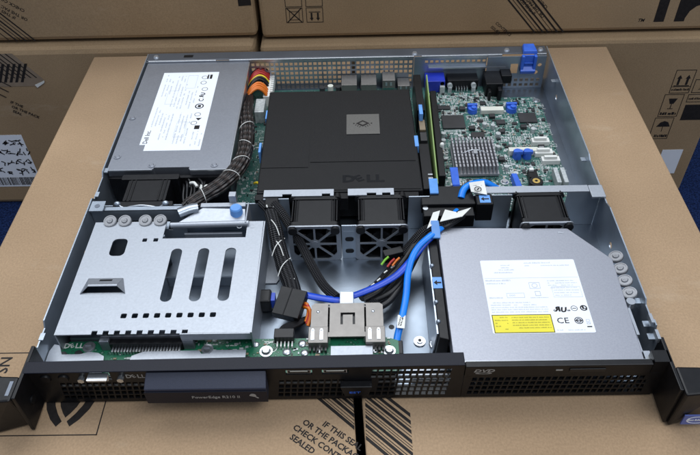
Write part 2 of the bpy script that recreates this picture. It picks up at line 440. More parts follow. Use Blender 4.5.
# upper right box print
T = FR(485.9); p = MB()
for i, (x, wd) in enumerate(((174, 2.4), (180, .8), (184, 2.4), (190, 2.4), (196.5, .8), (201, 2.6), (208, 2.6))):
    k = .88; top = 66; x += 6
    yb = 9
    p.prism([(x-6, top), (x-6+wd, top), (x-6+wd+k*(top-yb), yb), (x-6+k*(top-yb), yb)], 0, .12, T)
for i, l in enumerate(("IF THIS SEAL", "OR THE PACKAGE", "CHECK CONTENTS")):
    a = PY((536, 545, 548)[i], (13, 16, 7)[i], 485.9)
    p.text(l, 5.6, T @ Matrix.Translation((a[0], a[2], 0)) @ Matrix.Rotation(2.36, 4, 'Z'), bold=.12)
p.text("CONTENTS", 5, T @ Matrix.Translation((176, 22, 0)) @ Matrix.Rotation(-.72, 4, 'Z'), bold=.06)
p.text("ISSUER", 5, T @ Matrix.Translation((171, 17, 0)) @ Matrix.Rotation(-.72, 4, 'Z'), bold=.06)
p.text("TM", 5.6, T @ Matrix.Translation((345, 20.5, 0)), bold=.16, shear=.2)
p.box(364, 376, 20, 90, 0, .12, T); p.box(354, 364, 49, 62, 0, .12, T)
p.prism([(388, 20), (400, 20), (400, 24), (403, 33), (409, 39), (418, 42), (430, 42), (430, 90), (388, 90)], 0, .12, T)
def frame(mb, x0, x1, y0, y1, w_, Mx):
    for r in ((x0, x1, y0, y0+w_), (x0, x1, y1-w_, y1), (x0, x0+w_, y0+w_, y1-w_), (x1-w_, x1, y0+w_, y1-w_)): mb.box(*r, 0, .12, Mx)
def arrows(mb, x, y, s, Mx):
    for dx_ in (-.22, .22):
        mb.box(x+dx_*s-.06*s, x+dx_*s+.06*s, y-.28*s, y+.1*s, 0, .12, Mx); mb.prism([(x+dx_*s-.13*s, y+.1*s), (x+dx_*s+.13*s, y+.1*s), (x+dx_*s, y+.32*s)], 0, .12, Mx)
    mb.box(x-.4*s, x+.4*s, y-.36*s, y-.31*s, 0, .12, Mx)
for cx_, cy_ in ((-62, 38), (-62, 58), (-38, 38), (-38, 58)): frame(p, cx_-10, cx_+10, cy_-9.5, cy_+9.5, .7, T)
arrows(p, 38, -36, 17, T @ Matrix.Rotation(math.pi, 4, 'Z'))
p.prism([(-71, 29.5), (-70, 28.8), (-53, 46.5), (-54, 47.2)], 0, .12, T); p.prism([(-54, 28.8), (-53, 29.5), (-70, 47.2), (-71, 46.5)], 0, .12, T); frame(p, -68, -56, 32, 43, .6, T)
p.build('print', M['ink'], c_ur)

# lower right box print
T = FR(471.9); p = MB()
frame(p, 405, 430, -72, -38, .8, T); arrows(p, 417.5, -53, 24, T); p.bars(407, 428, -68, 3.2, T, .12); p.box(405, 430, -62.6, -62, 0, .12, T)
frame(p, 401, 426, -108, -73.5, .8, T); p.prism([(408, -80), (419, -80), (416, -88), (411, -88)], 0, .12, T); p.box(413, 414, -95, -88, 0, .12, T); p.box(410, 417, -96, -95, 0, .12, T); p.bars(403, 424, -105, 4, T, .12, .95)
frame(p, 399, 424, -144, -109.5, .8, T); p.prism([(404+0, -124), (408, -117), (413, -115), (418, -117), (422, -124)], 0, .12, T); p.box(412.4, 413.2, -132, -124, 0, .12, T); p.bars(402, 421, -141, 4, T, .12, .95)
frame(p, 433, 460, -72, -52, .8, T); arrows(p, 446, -62, 14, T); frame(p, 431, 458, -86, -74, .8, T); p.bars(433, 456, -82, 3, T, .12)
p.box(432, 466, -114, -90, 0, .12, T)
p.build('print', M['ink'], c_lr)
MB().box(424, 452, -205, -163, 0, .3, FR(471.9)).build('paper_label', M['label'], c_lr)

# upper left box print (same seal tape)
T = FR(483.9); p = MB()
for x, wd in ((-448, 1.2), (-440, 2.2), (-434, 1.0), (-429.5, 2.4), (-423, 1.0), (-418, 2.2)):
    p.prism([(x, 62), (x+wd, 62), (x+wd+.80*49, 13), (x+.80*49, 13)], 0, .12, T)
for i, l in enumerate(("CHECK CON", "OR THE PAC", "IF THIS S")):
    a = PY((25, 28, 16)[i], (10, 19, 17)[i], 483.9)
    p.text(l, 5.4, T @ Matrix.Translation((a[0], a[2], 0)) @ Matrix.Rotation(2.50, 4, 'Z'), bold=.10)
p.prism([(-126, 52), (-111, 53), (-111, 68), (-126, 66)], 0, .12, T)
p.build('print', M['ink'], c_ul)

# lower left box: seal tape over the edge, print and the written label
T = FR(470.8); p = MB()
MB().prism([(-470, 4), (-405, 4), (-378, -34), (-388, -42), (-470, -42)], 0, .25, T).build('clear_tape', M['tape'], c_ll)
T2 = FR(470.4)
for x in (-449, -441, -433.5, -428, -421, -414):
    p.prism([(x, 4), (x+1.6, 4), (x+1.6+.78*34, -30), (x+.78*34, -30)], 0, .12, T2)
for x, y in ((-446, -36), (-452, -44), (-458, -52)): p.prism([(x-30, y+34), (x-28, y+34), (x+24, y-6), (x+22, y-6)], 0, .12, T2)
for i in range(5): p.prism([(-423+i*7, -10), (-419.5+i*7, -10), (-433+i*7, -36), (-436.5+i*7, -36)], 0, .13, T2)
for i, l in enumerate(("IF THE", "OR THE PACK", "SEAL")):
    p.text(l, 5.5, T2 @ Matrix.Translation((-433-1*i, -66-7*i, 0)) @ Matrix.Rotation(-.55, 4, 'Z'), bold=.08)
p.build('print', M['ink'], c_ll)
MB().prism([(-392, -40), (-378, -34), (-379, -37), (-390, -44)], 0.3, .8, T2).build('tape_glare', M['white'], c_ll)  # glare on the tape, put in as a thin white sheet
lb = MB().box(-535, -437, -207, -117, 0, .3, T).build('paper_label', M['label'], c_ll)
hw = MB(); T3 = FR(470.2)
def scribble(mb, cx, cy, s, n=5):
    for _ in range(n):
        a = random.uniform(0, math.pi); l = s*random.uniform(.35, .8); x, y = cx+random.uniform(-.35, .35)*s, cy+random.uniform(-.35, .35)*s
        q = [(x-l/2*math.cos(a), y-l/2*math.sin(a)), (x+random.uniform(-.1, .1)*s, y+random.uniform(-.1, .1)*s), (x+l/2*math.cos(a), y+l/2*math.sin(a))]
        for (ax, ay), (bx_, by_) in zip(q, q[1:]):
            L_ = math.hypot(bx_-ax, by_-ay) or 1; ox, oy = -(by_-ay)/L_*.7, (bx_-ax)/L_*.7
            mb.prism([(ax-ox, ay-oy), (bx_-ox, by_-oy), (bx_+ox, by_+oy), (ax+ox, ay+oy)], 0, .12, Mx=T3)
for r in range(4):
    for c in range(9): scribble(hw, -530+c*11+random.uniform(-2, 2), -130-r*16+random.uniform(-2, 2), 11, 4)
for i in range(44):
    hw.box(-533+i*2.15, -533+i*2.15+random.choice((.7, 1.1, 1.4)), -204, -190, 0, .12, T3)
hw.build('handwriting', M['ink'], lb)

# ================================================================== the server case
CH = thing('server_chassis', 'open steel server case with a black front, lying on the big cardboard box', 'server', (0, 190, 0))
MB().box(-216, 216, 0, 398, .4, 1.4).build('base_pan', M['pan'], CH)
def wall(sgn):
    x = 216*sgn; m = MB()
    # top edge steps down and back up like the folded sheet of the case
    prof = [(-4, .4), (398, .4), (398, 42), (212, 42), (206, 39.5), (150, 39.5), (142, 42), (46, 42), (43, 38.5), (30, 38.5), (27, 42), (22, 42), (20, 36), (10, 36), (8, 42), (-4, 42)] if sgn > 0 else \
           [(-4, .4), (398, .4), (398, 42), (200, 42), (196, 38), (168, 38), (164, 42), (34, 42), (31, 37), (14, 37), (11, 42), (-4, 42)]
    Mx = Matrix(((0, 0, 1, x if sgn < 0 else x), (1, 0, 0, 0), (0, 1, 0, 0), (0, 0, 0, 1)))
    m.plate(prof, [circ(120, 20, 3), circ(330, 22, 3)], -.5, .5, Mx)
    return m.build('side_wall', M['steel'], CH)
wl = wall(-1); wr = wall(1)
for y in (16, 27, 48, 212, 340): MB().box(211, 215.4, y, y+5, 33, 34).build('hook', M['steel'], wr)
for y in (10, 24): MB().box(213.2, 215.3, y, y+8, 38, 42.6).build('hook', M['bright'], wr)
for y in (18, 168, 200, 385): MB().box(-215.3, -212, y, y+6, 39.4, 40.4).build('hook', M['steel'], wl)

# back: perforated panel, top flange, slot cover, bracket with the blue latch
holes = []
for i in range(34):
    for k in range(6):
        x, z = -103+5.15*i, 4.6+5.7*k
        if x > 68: continue
        if z < 19 and (-10 < x < 62): continue
        holes.append(rect(x, x+3.5, z, z+3.9))
Tb = FR(383)
m = MB().plate(rect(-215.4, 72, 1.6, 40.8), holes, -.5, .5, Tb)
RP = m.build('rear_panel', M['steel'], CH)
holes = [rect(84+5.6*i, 84+5.6*i+3.4, 33.2, 36.4) for i in range(12)]
MB().plate(rect(72.4, 150, 1.6, 40.8), holes, -.5, .5, Tb).build('slot_cover', M['steel'], RP)
m = MB(); m.box(88, 171, 379.4, 382.3, 27.4, 29.0); m.build('rail', M['bright'], RP)
holes = [rect(158+6*i, 158+6*i+3.6, z, z+3.6) for i in range(9) for z in (4, 10)]+[circ(204, 21, 2.4), circ(207, 30, 2.2), rect(176, 184, 20, 32)]
MB().plate(rect(150.5, 213, 1.6, 40.8), holes, -.5, .5, FR(380)).build('corner_bracket', M['steel'], RP)
m = MB(); m.box(-215, 214, 383.8, 398.5, 41.1, 42); fl = m.build('top_flange', M['steel_dark'], CH, bevel=.3)
for a, c in ((-213, -140), (-126, 72), (80, 166), (200, 213)): MB().box(a, c, 382.0, 383.7, 38.6, 42.1).build('highlight_lip', M['bright'], fl, bevel=.3)  # flange lip; its brighter steel stands for the reflected white line
for x, y in ((-206, 391), (73, 388), (172, 391), (208, 391)):
    MB().cyl((x, y, 42), 3.2, 1.4, r2=2.2).build('screw', M['bright'], fl)
MB().box(-176, -166, 389, 394, 41.9, 42.1).build('slot', M['black'], fl)
# latch
m = MB()
m.hexa([(187, 380, 43), (203, 380, 43), (202, 397, 43), (189, 397, 43)], [(188, 381, 46.5), (202, 381, 46.5), (201, 396, 46.5), (190, 396, 46.5)])
m.box(186, 189, 375, 380, 24, 43); m.box(199, 202, 375, 380, 24, 43)
m.hexa([(186, 375, 22), (202, 375, 22), (202, 379, 26), (186, 379, 26)], [(186, 373.5, 26), (202, 373.5, 26), (202, 378, 30), (186, 378, 30)])
m.box(189, 199, 377.5, 379.3, 26, 43); m.box(189.2, 198.8, 376, 377.4, 33, 35)
m.build('latch', M['blue'], CH, bevel=.6)

# dividers across the middle
m = MB()
m.plate(rect(-215, -138, 1.6, 38), [rect(-206, -150, 14, 26)], -.6, .6, FR(153)); m.box(-205, -138, 152.4, 156.5, 37.4, 38.4)
m.box(-215, -203.5, 149.5, 161.5, 39.6, 40.8)
m.build('front_divider', M['steel'], CH)
MB().cyl((-209.3, 155.5, 40.8), 2.2, .3).build('rivet', M['steel_dark'], CH)
for a, c, y, h in ((-70, -48.5, 162, 40), (-3.6, 8.6, 128.6, 40), (53, 140, 163, 39.2), (187, 215, 165, 39.2), (-215, -70, 164.5, 33)):
    MB().box(a, c, y-1, y, 1.6, h).build('fan_divider', M['steel'], CH)
for a, c in ((-70, -10.5), (1.5, 40.5)):
    MB().prism([(a, 163.2), (a+16, 163.2), (a+16, 166), (a+24, 166), (a+24, 163.2), (c-10, 163.2), (c-10, 166), (c-3, 166), (c-3, 163.2), (c, 163.2), (c, 171.5), (a, 171.5)], 40.2, 41.2).build('divider_flange', M['cage'], CH)
MB().box(108, 204.9, 164, 172, 39.4, 40.4).build('divider_flange', M['cage'], CH)
MB().box(205, 216.8, 156, 171, 39.2, 41.4).build('divider_flange', M['cage'], CH, bevel=.5)
MB().box(-3, 8, 127.2, 127.5, 6, 34).build('panel', M['steel'], CH)
m = MB()
for z in (11, 25): m.add(*(lambda q: (q.v, q.f))(MB().prism(rrect(-1, 6, z-2.2, z+2.2, 2), 0, .3, FR(127.1))))
m.build('slot', M['black'], CH)

def wedge(cx, cy, ri, ro, a0, sq, hw=.85):
    q = []; n = 6
    for r0, rev in ((ro, False), (ri, True)):
        arc_ = []
        for i in range(n+1):
            o = math.asin(hw/r0); a = math.radians(a0)+o+(math.radians(45)-2*o)*i/n
            r = r0 if rev else min(r0, sq/max(abs(math.cos(a)), abs(math.sin(a))))
            arc_.append((cx+r*math.cos(a), cy+r*math.sin(a)))
        q += arc_[::-1] if rev else arc_
    return q
def guard(cx):
    cz = 20.6; hs = []
    for i in range(8):
        hs.append(wedge(cx, cz, 4.6, 20.6, i*45, 17.9))
    m = MB().plate(rrect(cx-21.5, cx+21.5, 1.5, 41.6, 3), hs, -.5, .5, FR(126.6))
    m.cyl((cx, 125.6, cz), 3.4, 1, 'y')
    m.box(cx-15, cx+15, 125.2, 126.4, 41, 42)
    m.build('fan_guard', M['cage'], CH)
guard(-26); guard(29); guard(162)

# left bracket with the blue thumb screw
m = MB()
m.hexa([(-141, 136, 36), (-83, 136, 36), (-84, 150, 39), (-120, 152, 39)], [(-141, 136, 37), (-83, 136, 37), (-84, 150, 40), (-120, 152, 40)])
m.box(-122, -84, 152.2, 157, 36, 41); m.box(-98, -92, 157, 163, 38, 48)
m.box(-134, -86, 131, 133, 24, 30); m.box(-83, -81.6, 134, 158, 1.6, 40)
LB = m.build('latch_bracket', M['cage'], CH, bevel=.5)
MB().tube([(-144, 134.5, 37), (-80, 135.5, 37)], 2.6, 12, sub=False).build('hinge_rod', M['cage'], LB)
MB().cyl((-91, 146.5, 38), 5.4, 6, n=24, r2=5.0).cyl((-91, 146.5, 44), 5.0, 1.2, n=24, r2=4.2).build('thumb_screw', M['lblue'], LB)
m = MB(); m.tube([(-139, 146, 40), (-130, 150, 41), (-124, 152, 40.5)], 5.0, 12, flat=.7); m.build('cable_clip', M['steel'], CH)

# spare drive screws in their rubber holders
def grommet(x, y, z, ax):
    Mx = Matrix.Translation((x, y, z)) @ ax
    m = MB().cyl((0, 0, -3), 3.2, 3, Mx=Mx).cyl((0, 0, 0), 5.6, 1.8, n=28, r2=5.3, Mx=Mx).ring((0, 0), 4.9, 4.3, 1.8, 2.1, Mx=Mx)
    m.cyl((0, 0, 1.8), 2.6, .9, n=18, r2=2.0, Mx=Mx); m.box(-1.4, 1.4, -.3, .3, 2.6, 2.9, Mx); m.box(-.3, .3, -1.4, 1.4, 2.6, 2.9, Mx)
    m.build('screw', M['rubber'], CH)
for x in (-195.5, -183.3, -166.2, -153.8): grommet(x, 140.5, 36.5, Matrix.Rotation(math.radians(18), 4, 'X'))
for y in (91.5, 79, 67, 55): grommet(208.2, y, 36.5, Matrix.Rotation(math.radians(-18), 4, 'Y'))
MB().cyl((206.5, 47, 33), 3.6, 5, r2=3.2).build('pin', M['bright'], CH)
MB().box(-201, -148, 137, 146, 29, 30.5).build('shelf', M['steel'], CH)

# ------------------------------------------------------------------ black front
m = MB(); m.prism([(-216.5, -10.8), (80, -8.8), (80, 1.6), (-216.5, -1.4)], 41.4, 42.3); bz = m.build('front_strip', M['bezel'], CH, bevel=.4)
def slanted(x, z, ww, hh, k): return [(x, z), (x+ww, z), (x+ww+k*hh, z+hh), (x+k*hh, z+hh)]
holes = []
def grid(x0, x1, z0, rows, skip=None, k=.12):
    for r in range(rows):
        for i in range(int((x1-x0)/4.55)+1):
            x = x0+4.55*i+(k*5.4*r); z = z0+5.4*r
            if x > x1 or (skip and skip(x, z)): continue
            holes.append(slanted(x, z, 3.35, 4.1, k))
grid(-199, -140, 6.2, 4)
grid(-48, 68, 6.2, 4, lambda x, z: -3 < x < 19 and z > 9)
grid(17, 68, 28.0, 2)
m = MB().plate(rect(-215, 80, 3.4, 41.3), holes+[rect(-174, -159.5, 29.5, 38.5), rect(-40.5, -22.5, 33, 38.2), rect(-16, 2, 33, 38.2)], 0, 1.6, FR(-6.8))
FP = m.build('front_panel', M['black'], CH)
holes = []; grid(84, 204, 6.2, 4)
MB().plate(rect(80.3, 213, 3.4, 29.5), holes, 0, 1.6, FR(-6.8)).build('front_panel', M['black'], CH)
m = MB(); m.box(-215, 213, -8.2, .3, 2.2, 3.3); m.box(205.6, 216.6, -8.3, 1, 3.4, 42.2); m.box(-216.6, -215.1, -8.3, 1, 3.4, 41.3); m.build('front_frame', M['black'], CH)
for x in (-204.3, -192): MB().cyl((x, -8.4, 32.5), 3.9, -1.4, 'y', 22, 3.4).build('button', M['black'], CH)
for x in (-179.3, -152.5): MB().cyl((x, -8.4, 33), 2.4, -3.2, 'y', 6).build('hex_nut', M['solder'], CH)
m = MB().prism([(-173.5, 38), (-160, 38), (-161.5, 30), (-172, 30)], 0, 1.2, FR(-8.4)); m.prism([(-173.5, 38), (-160, 38), (-160.6, 36.4), (-172.9, 36.4)], 1.2, 6, FR(-8.4))
VG = m.build('video_port', M['bright'], CH)
MB().prism([(-172, 36), (-161.5, 36), (-162.6, 31), (-170.9, 31)], 1.3, 1.6, FR(-8.4)).build('socket', M['black'], VG)
def maker(mb, x, y, size, Mx, rot=math.radians(28), bold=.022):
    """D, a tilted E, L, L"""
    k = size*.71; B = bold*size
    mb.text("D", size, Mx @ Matrix.Translation((x, y, 0)), bold=B)
    mb.text("E", size*.95, Mx @ Matrix.Translation((x+k*1.28, y-k*.02, 0)) @ Matrix.Rotation(rot, 4, 'Z') @ Matrix.Scale(.95, 4), bold=B*.7)
    mb.text("L", size, Mx @ Matrix.Translation((x+k*1.98, y, 0)), bold=B)
    mb.text("L", size, Mx @ Matrix.Translation((x+k*2.72, y, 0)), bold=B)
m = MB(); maker(m, -149.5, 31.8, 5.6, FR(-8.45)); m.build('lettering', M['silver_ink'], CH)
for x in (-39.5, -15):
    MB().box(x, x+16, -7.8, -7.0, 33.8, 37.6).build('usb_port', M['bright'], CH)
    MB().box(x+.6, x+15.4, -8.0, -7.85, 34.3, 36.6).build('socket', M['black'], CH)
    MB().box(x+2, x+14, -8.3, -8.05, 36.2, 37.2).build('tongue', M['ivory'], CH)
MB().box(-214.5, 34, -4.6, -3.6, 3.6, 27.5).build('grille_shade_plate', M['black'], CH)  # added black plate, stands in for the shade behind the grille holes
# slide-out information tag
m = MB(); m.hexa([(-134.5, -8.6, 17), (-53.5, -8.6, 17), (-53.5, -8.6, 39), (-134.5, -8.6, 39)][::1], [(-135, -19.6, 19), (-53, -19.6, 19), (-53, -19.2, 33.5), (-135, -19.2, 33.5)])
TG = m.build('information_tag', M['tag'], CH, bevel=.6)
MB().box(-135.2, -52.8, -20.2, -19.5, 18.4, 31.5).build('tag_front', M['bezel'], TG, bevel=.3)
m = MB(); m.text("PowerEdge R210 II", 4.0, FR(-20.25) @ Matrix.Translation((-104, 24.0, 0)) @ Matrix.Scale(1.06, 4, (1, 0, 0)), bold=.02)
m.build('lettering', M['silver_ink'], TG)
MB().prism(circ(-62.5, 26.5, 2.3)[:9]+[(-61, 25)], 0, .1, FR(-20.25)).prism([(-60.4, 25.6), (-58.6, 23.8), (-59.4, 23.2), (-61.2, 25)], 0, .1, FR(-20.25)).build('emblem', M['silver_ink'], TG)
# pull-out tab with blue marking
m = MB(); m.prism([(-4, 25), (18, 25), (15, 14), (-1, 14)], 0, 5.5, FR(-8.4)); PT = m.build('pull_tab', M['black'], CH, bevel=.6)
m = MB(); m.text("EST", 3.0, FR(-13.98) @ Matrix.Translation((2.0, 17.6, 0)) @ Matrix.Scale(1.7, 4, (1, 0, 0)), bold=.03); m.build('lettering', M['blue'], PT)

# rack ears
def ear(sgn):
    m = MB(); x0, x1 = (-243, -217.5) if sgn < 0 else (217.5, 243)
    xi = -217.6 if sgn < 0 else 217.6
    lo = [(x0, -33, 2), (x1, -25, 2), (x1, -9, 2), (x0, -13, 2)]; hi = [(x0, -34, 42.4), (x1, -32, 42.4), (x1, -13, 42.4), (x0, -12, 42.4)]
    m.hexa(lo, hi)
    e = m.build('rack_ear', M['black'], CH, bevel=1.4)
    m = MB(); m.box(min(xi, xi-sgn*2.6), max(xi, xi-sgn*2.6), -30, 12, 2, 42.2); m.build('ear_plate', M['black'], e, bevel=.6)
    m = MB(); xx = xi-sgn*.6
    for k in range(3): m.box(min(xx, xx+sgn*.4), max(xx, xx+sgn*.4), -24+k*3.5, -22.8+k*3.5, 8, 36-k*2)
    m.cyl((xx-sgn*1.2, -17, 20), 3.2, 2.0, 'x', 18)
    m.build('release_latch', M['matte'], e)
    return e
el = ear(-1); er = ear(1)
MB().box(224.5, 243, -33.9, -33.0, 6, 17).build('badge', M['glass'], er)
m = MB(); m.ring((234, 11.5), 6.0, 5.2, 0, .12, Mx=FR(-33.95) @ Matrix.Diagonal((1.2, .7, 1, 1)) @ Matrix.Translation((-39, 5, 0))); m.bars(228, 241, 10.6, 2, FR(-33.95), .12); m.build('print', M['label'], er)
m = MB(); m.prism([(-222, -28), (-219.6, -28), (-219.6, -17), (-222, -17)], 42.4, 42.7); m.build('notch', M['steel_dark'], el)

# light steel tongues on the front edge, over the control board
m = MB(); m.prism([(-215, 3), (-172, 3), (-174, 17), (-179, 20), (-186, 21), (-192, 19), (-205, 19), (-209, 27), (-213, 28), (-215, 22)], 20.6, 21.4); m.build('mounting_tongue', M['cage'], CH)
m = MB(); m.prism([(-156, 3), (-72, 3), (-72, 21), (-96, 21), (-98, 18), (-104, 18), (-106, 21), (-146, 20.5), (-154, 17)], 20.6, 21.4); m.build('mounting_tongue', M['cage'], CH)
m = MB(); m.prism([(-11, 3), (19, 3), (19, 23), (-11, 23)], 20.6, 21.4); m.build('mounting_tongue', M['cage'], CH)
m = MB(); m.prism([(46, 3), (72, 3), (72, 24), (46, 14)], 8, 8.8)
m.build('mounting_tongue', M['cage'], CH)
m = MB(); m.tube([(69, 26, 8), (64, 28, 9), (62, 32, 9), (64, 36, 9), (70, 38, 9), (75, 36, 9), (75, 31, 9)], 1.2, 8); m.cyl((55, 40, 1.5), 4.5, 1.2, n=20).cyl((55, 40, 2.7), 2.4, 1, n=16); m.build('hook', M['bright'], CH)
MB().cyl((55, 40, 3.7), 1.2, .3, n=12).build('screw_hole', M['black'], CH)
MB().cyl(P(391.5, 327, 1.45), 2.2, .1, n=14).build('hole', M['black'], CH)
# ================================================================== power supply
PS = thing('power_supply', 'grey metal power supply with a white specification label and black fan in front', 'power supply', (-160, 290, 1.5))
m = MB(); m.plate([(-213.5, 204), (-172, 204), (-172, 206), (-140, 206), (-140, 203), (-105, 203), (-105, 381.5), (-213.5, 381.5)], [], 2, 40)
m.build('housing', M['psu'], PS, bevel=.5)
m = MB(); m.box(-213.5, -173, 202.6, 203.8, 38.6, 40.1); m.box(-139, -105, 201.4, 202.8, 38.8, 40.2); m.box(-104.8, -103.8, 204, 380, 37, 40.3); m.build('edge_lip', M['bright'], PS)
for x, y in ((-208, 282), (-208.5, 222), (-174.5, 209), (-118, 208)):
    MB().cyl((x, y, 40), 3.4, .5, n=20).cyl((x, y, 40.5), 2.4, .5, n=16, r2=1.7).build('screw', M['psu'], PS)
m = MB(); m.prism([(-192, 239), (-186.5, 239), (-186.5, 230), (-134, 230), (-134, 362), (-192, 362)], 40, 40.15); PL = m.build('paper_label', M['label'], PS)
T = Matrix.Translation((0, 0, 40.16)) @ Matrix.Rotation(math.pi/2, 4, 'Z')     # reads away from the viewer
def V(x, y): return (y, -x)                                               # world x,y -> label coords
m = MB(); m.text("Dell Inc.", 6.2, T @ Matrix.Translation((240.5, 190.2-4.8, 0)), bold=.05)
m.ring(V(-145.5, 300), 4.4, 3.2, 0, .05, Mx=T); m.box(*sorted((298, 302)), 144, 147, 0, .05, T)
m.text("R", 6, T @ Matrix.Translation((319, 144, 0)) @ Matrix.Scale(-1, 4, (1, 0, 0)), bold=.25); m.text("U", 6, T @ Matrix.Translation((319, 143, 0)), bold=.25, shear=.2)
for y in (286, 272, 330, 342, 352): m.ring(V(-146-random.uniform(-2, 2), y), 3.1, 2.6, 0, .05, Mx=T)
m.text("C", 7, T @ Matrix.Translation((308, 143, 0)), bold=.1); m.prism([V(-143, 276), V(-140, 280), V(-146, 280)][::-1], 0, .05, T)
m.box(262, 268, 140, 145, 0, .05, T); m.box(349, 357, 140, 142.5, 0, .05, T); m.box(349, 357, 143.5, 145, 0, .05, T)
m.build('print', M['ink'], PL)
m = MB()
for c, (a, b_) in ((188, (318, 358)), (184.5, (318, 350)), (181, (322, 346)), (188, (262, 300)), (184.5, (264, 296)), (176, (300, 356)), (172.5, (300, 356)), (169, (296, 356)), (165.5, (296, 340)), (181, (270, 292)), (177.5, (246, 288)), (174, (250, 286)), (170.5, (246, 288)), (163, (240, 290)), (159.5, (240, 290)), (156, (240, 286)), (152.5, (240, 288)), (161, (300, 330)), (157.5, (296, 330)), (154, (306, 336)), (146, (236, 258)), (142, (238, 260)), (138, (236, 262))):
    m.bars(a, b_, c-2.0, 1.25, T)
for x, y in ((-160, 344), (-176, 316), (-158, 262)): frame(m, y-12, y+12, -x-5, -x+5, .25, T)
m.build('small_print', M['grey_ink'], PL)
# its own fan with wire guard
m = MB()
m.prism(rrect(-199, -148, 160, 166, 1.5), 3, 36); m.prism(rrect(-199, -148, 193, 200, 1.5), 3, 37.5)
m.prism(rrect(-192, -155, 166, 193, 1), 3, 36.6)
for x in (-189, -185.5, -161.5, -158): m.box(x-.7, x+.7, 166, 193, 36.4, 37.4)
PF = m.build('fan', M['black'], PS, bevel=.6)
for x in (-194, -153): MB().ball((x, 160, 38.6), 3.0, sq=(1, .8, .8)).build('screw', M['steel'], PF)
m = MB(); m.tube([(-192, 158.5, 38), (-188, 157.5, 36), (-182, 157.5, 37.6), (-173.5, 157.5, 38.8), (-165, 157.5, 37.6), (-159, 157.5, 36), (-155, 158.5, 38)], .9, 8)
m.build('wire_guard', M['bright'], PF)
MB().box(-212, -106, 198.5, 202, 3, 34).build('end_plate', M['black'], PS)
MB().box(-140, -126, 190, 199, 12, 30).build('connector', M['wblack'], PS)
m = MB()
for a in range(6): m.tube([(-147+3*a, 199, 26+a % 3*3), (-144+3.4*a, 190, 30+a % 2*3), (-143+3*a, 178, 28), (-140+1.5*a, 166, 24+a % 2*4)], 1.2, 6)
m.build('lead', M['wblack'], PS)
m = MB(); m.tube([(-138, 192, 33), (-134, 190, 35), (-131, 186, 34)], 1.4, 8); m.tube([(-128, 190, 32), (-127, 183, 34), (-124, 178, 33)], 1.2, 8); m.ball((-123, 188, 30), 3.6); m.build('cable_tie', M['white'], PS)

# ================================================================== air shroud
SH = thing('air_shroud', 'big matte black air shroud over the processor with a small grey plaque', 'shroud', (-6, 248, 8))
m = MB()
m.hexa([(-80, 171, 9), (67, 171, 9), (64, 327, 9), (-79, 327, 9)], [(-77, 172, 37.6), (66, 172, 37.6), (63.5, 326, 38), (-78, 326, 38)])
m.build('cover', M['matte'], SH, bevel=1.0)
m = MB(); m.prism([(-76, 205), (-34, 205), (-34, 322), (-76, 322)], 37.9, 38.12); m.prism([(-32.6, 212), (62, 212), (62, 322), (-32.6, 322)], 37.9, 38.16); m.prism([(-75, 174), (64, 174), (64, 203), (-75, 203)], 37.4, 38.05)
m.build('raised_panel', M['matte'], SH)
for a, c in ((-78, -60), (-10, 2), (41, 62)): MB().box(a, c, 164, 171.2, 24, 37).build('duct_lip', M['matte'], SH, bevel=.5)
m = MB(); m.prism(rect(0, 31.5, 251.5, 283), 38.17, 38.9); PQ = m.build('plaque', M['plaque'], SH, bevel=.15)
m = MB(); c = (15.5, 268)
m.prism([(c[0]-6.5, c[1]), (c[0], c[1]-5), (c[0]+6.5, c[1]), (c[0], c[1]+5)], 38.9, 39.0)
for k in (-1, 1):
    for q in range(3):
        x = c[0]+k*(2.2+q*1.9); m.prism([(x-.4, c[1]+k*0-4.4+q*1.4), (x+.4, c[1]-4.4+q*1.4), (x+1*k+.4, c[1]-6.2+q*1.4), (x+1*k-.4, c[1]-6.2+q*1.4)], 38.9, 38.98)
m.prism([(c[0]+7.2, c[1]), (c[0]+9, c[1]-1.2), (c[0]+9, c[1]+1.2)], 38.9, 39)
m.prism([(c[0]-7.2, c[1]), (c[0]-9, c[1]-1.2), (c[0]-9, c[1]+1.2)], 38.9, 39)
pm = m.build('emblem', M['ink'], PQ)
MB().prism([(c[0]-3.4, c[1]), (c[0], c[1]-2.6), (c[0]+3.4, c[1]), (c[0], c[1]+2.6)], 39.0, 39.08).build('emblem_centre', M['plaque'], pm)
m = MB(); maker(m, -3.0, 184, 12.5, UP(38.15) @ Matrix.Scale(1.2, 4, (1, 0, 0)), bold=.05)
m.build('lettering', mat('gloss_black', (.003, .003, .0035), .22, var=.1, spec=.25), SH)
for x, y in ((-76, 288), (-78, 236)): MB().box(x-3, x-1, y-7, y+7, 24, 37).build('clip', M['lblue'], SH)
for x, y in ((72.5, 290), (64.8, 240)): MB().box(x-1.8, x+1.8, y-8, y+8, 30, 38.6).build('clip', M['lblue'], SH, bevel=.4)

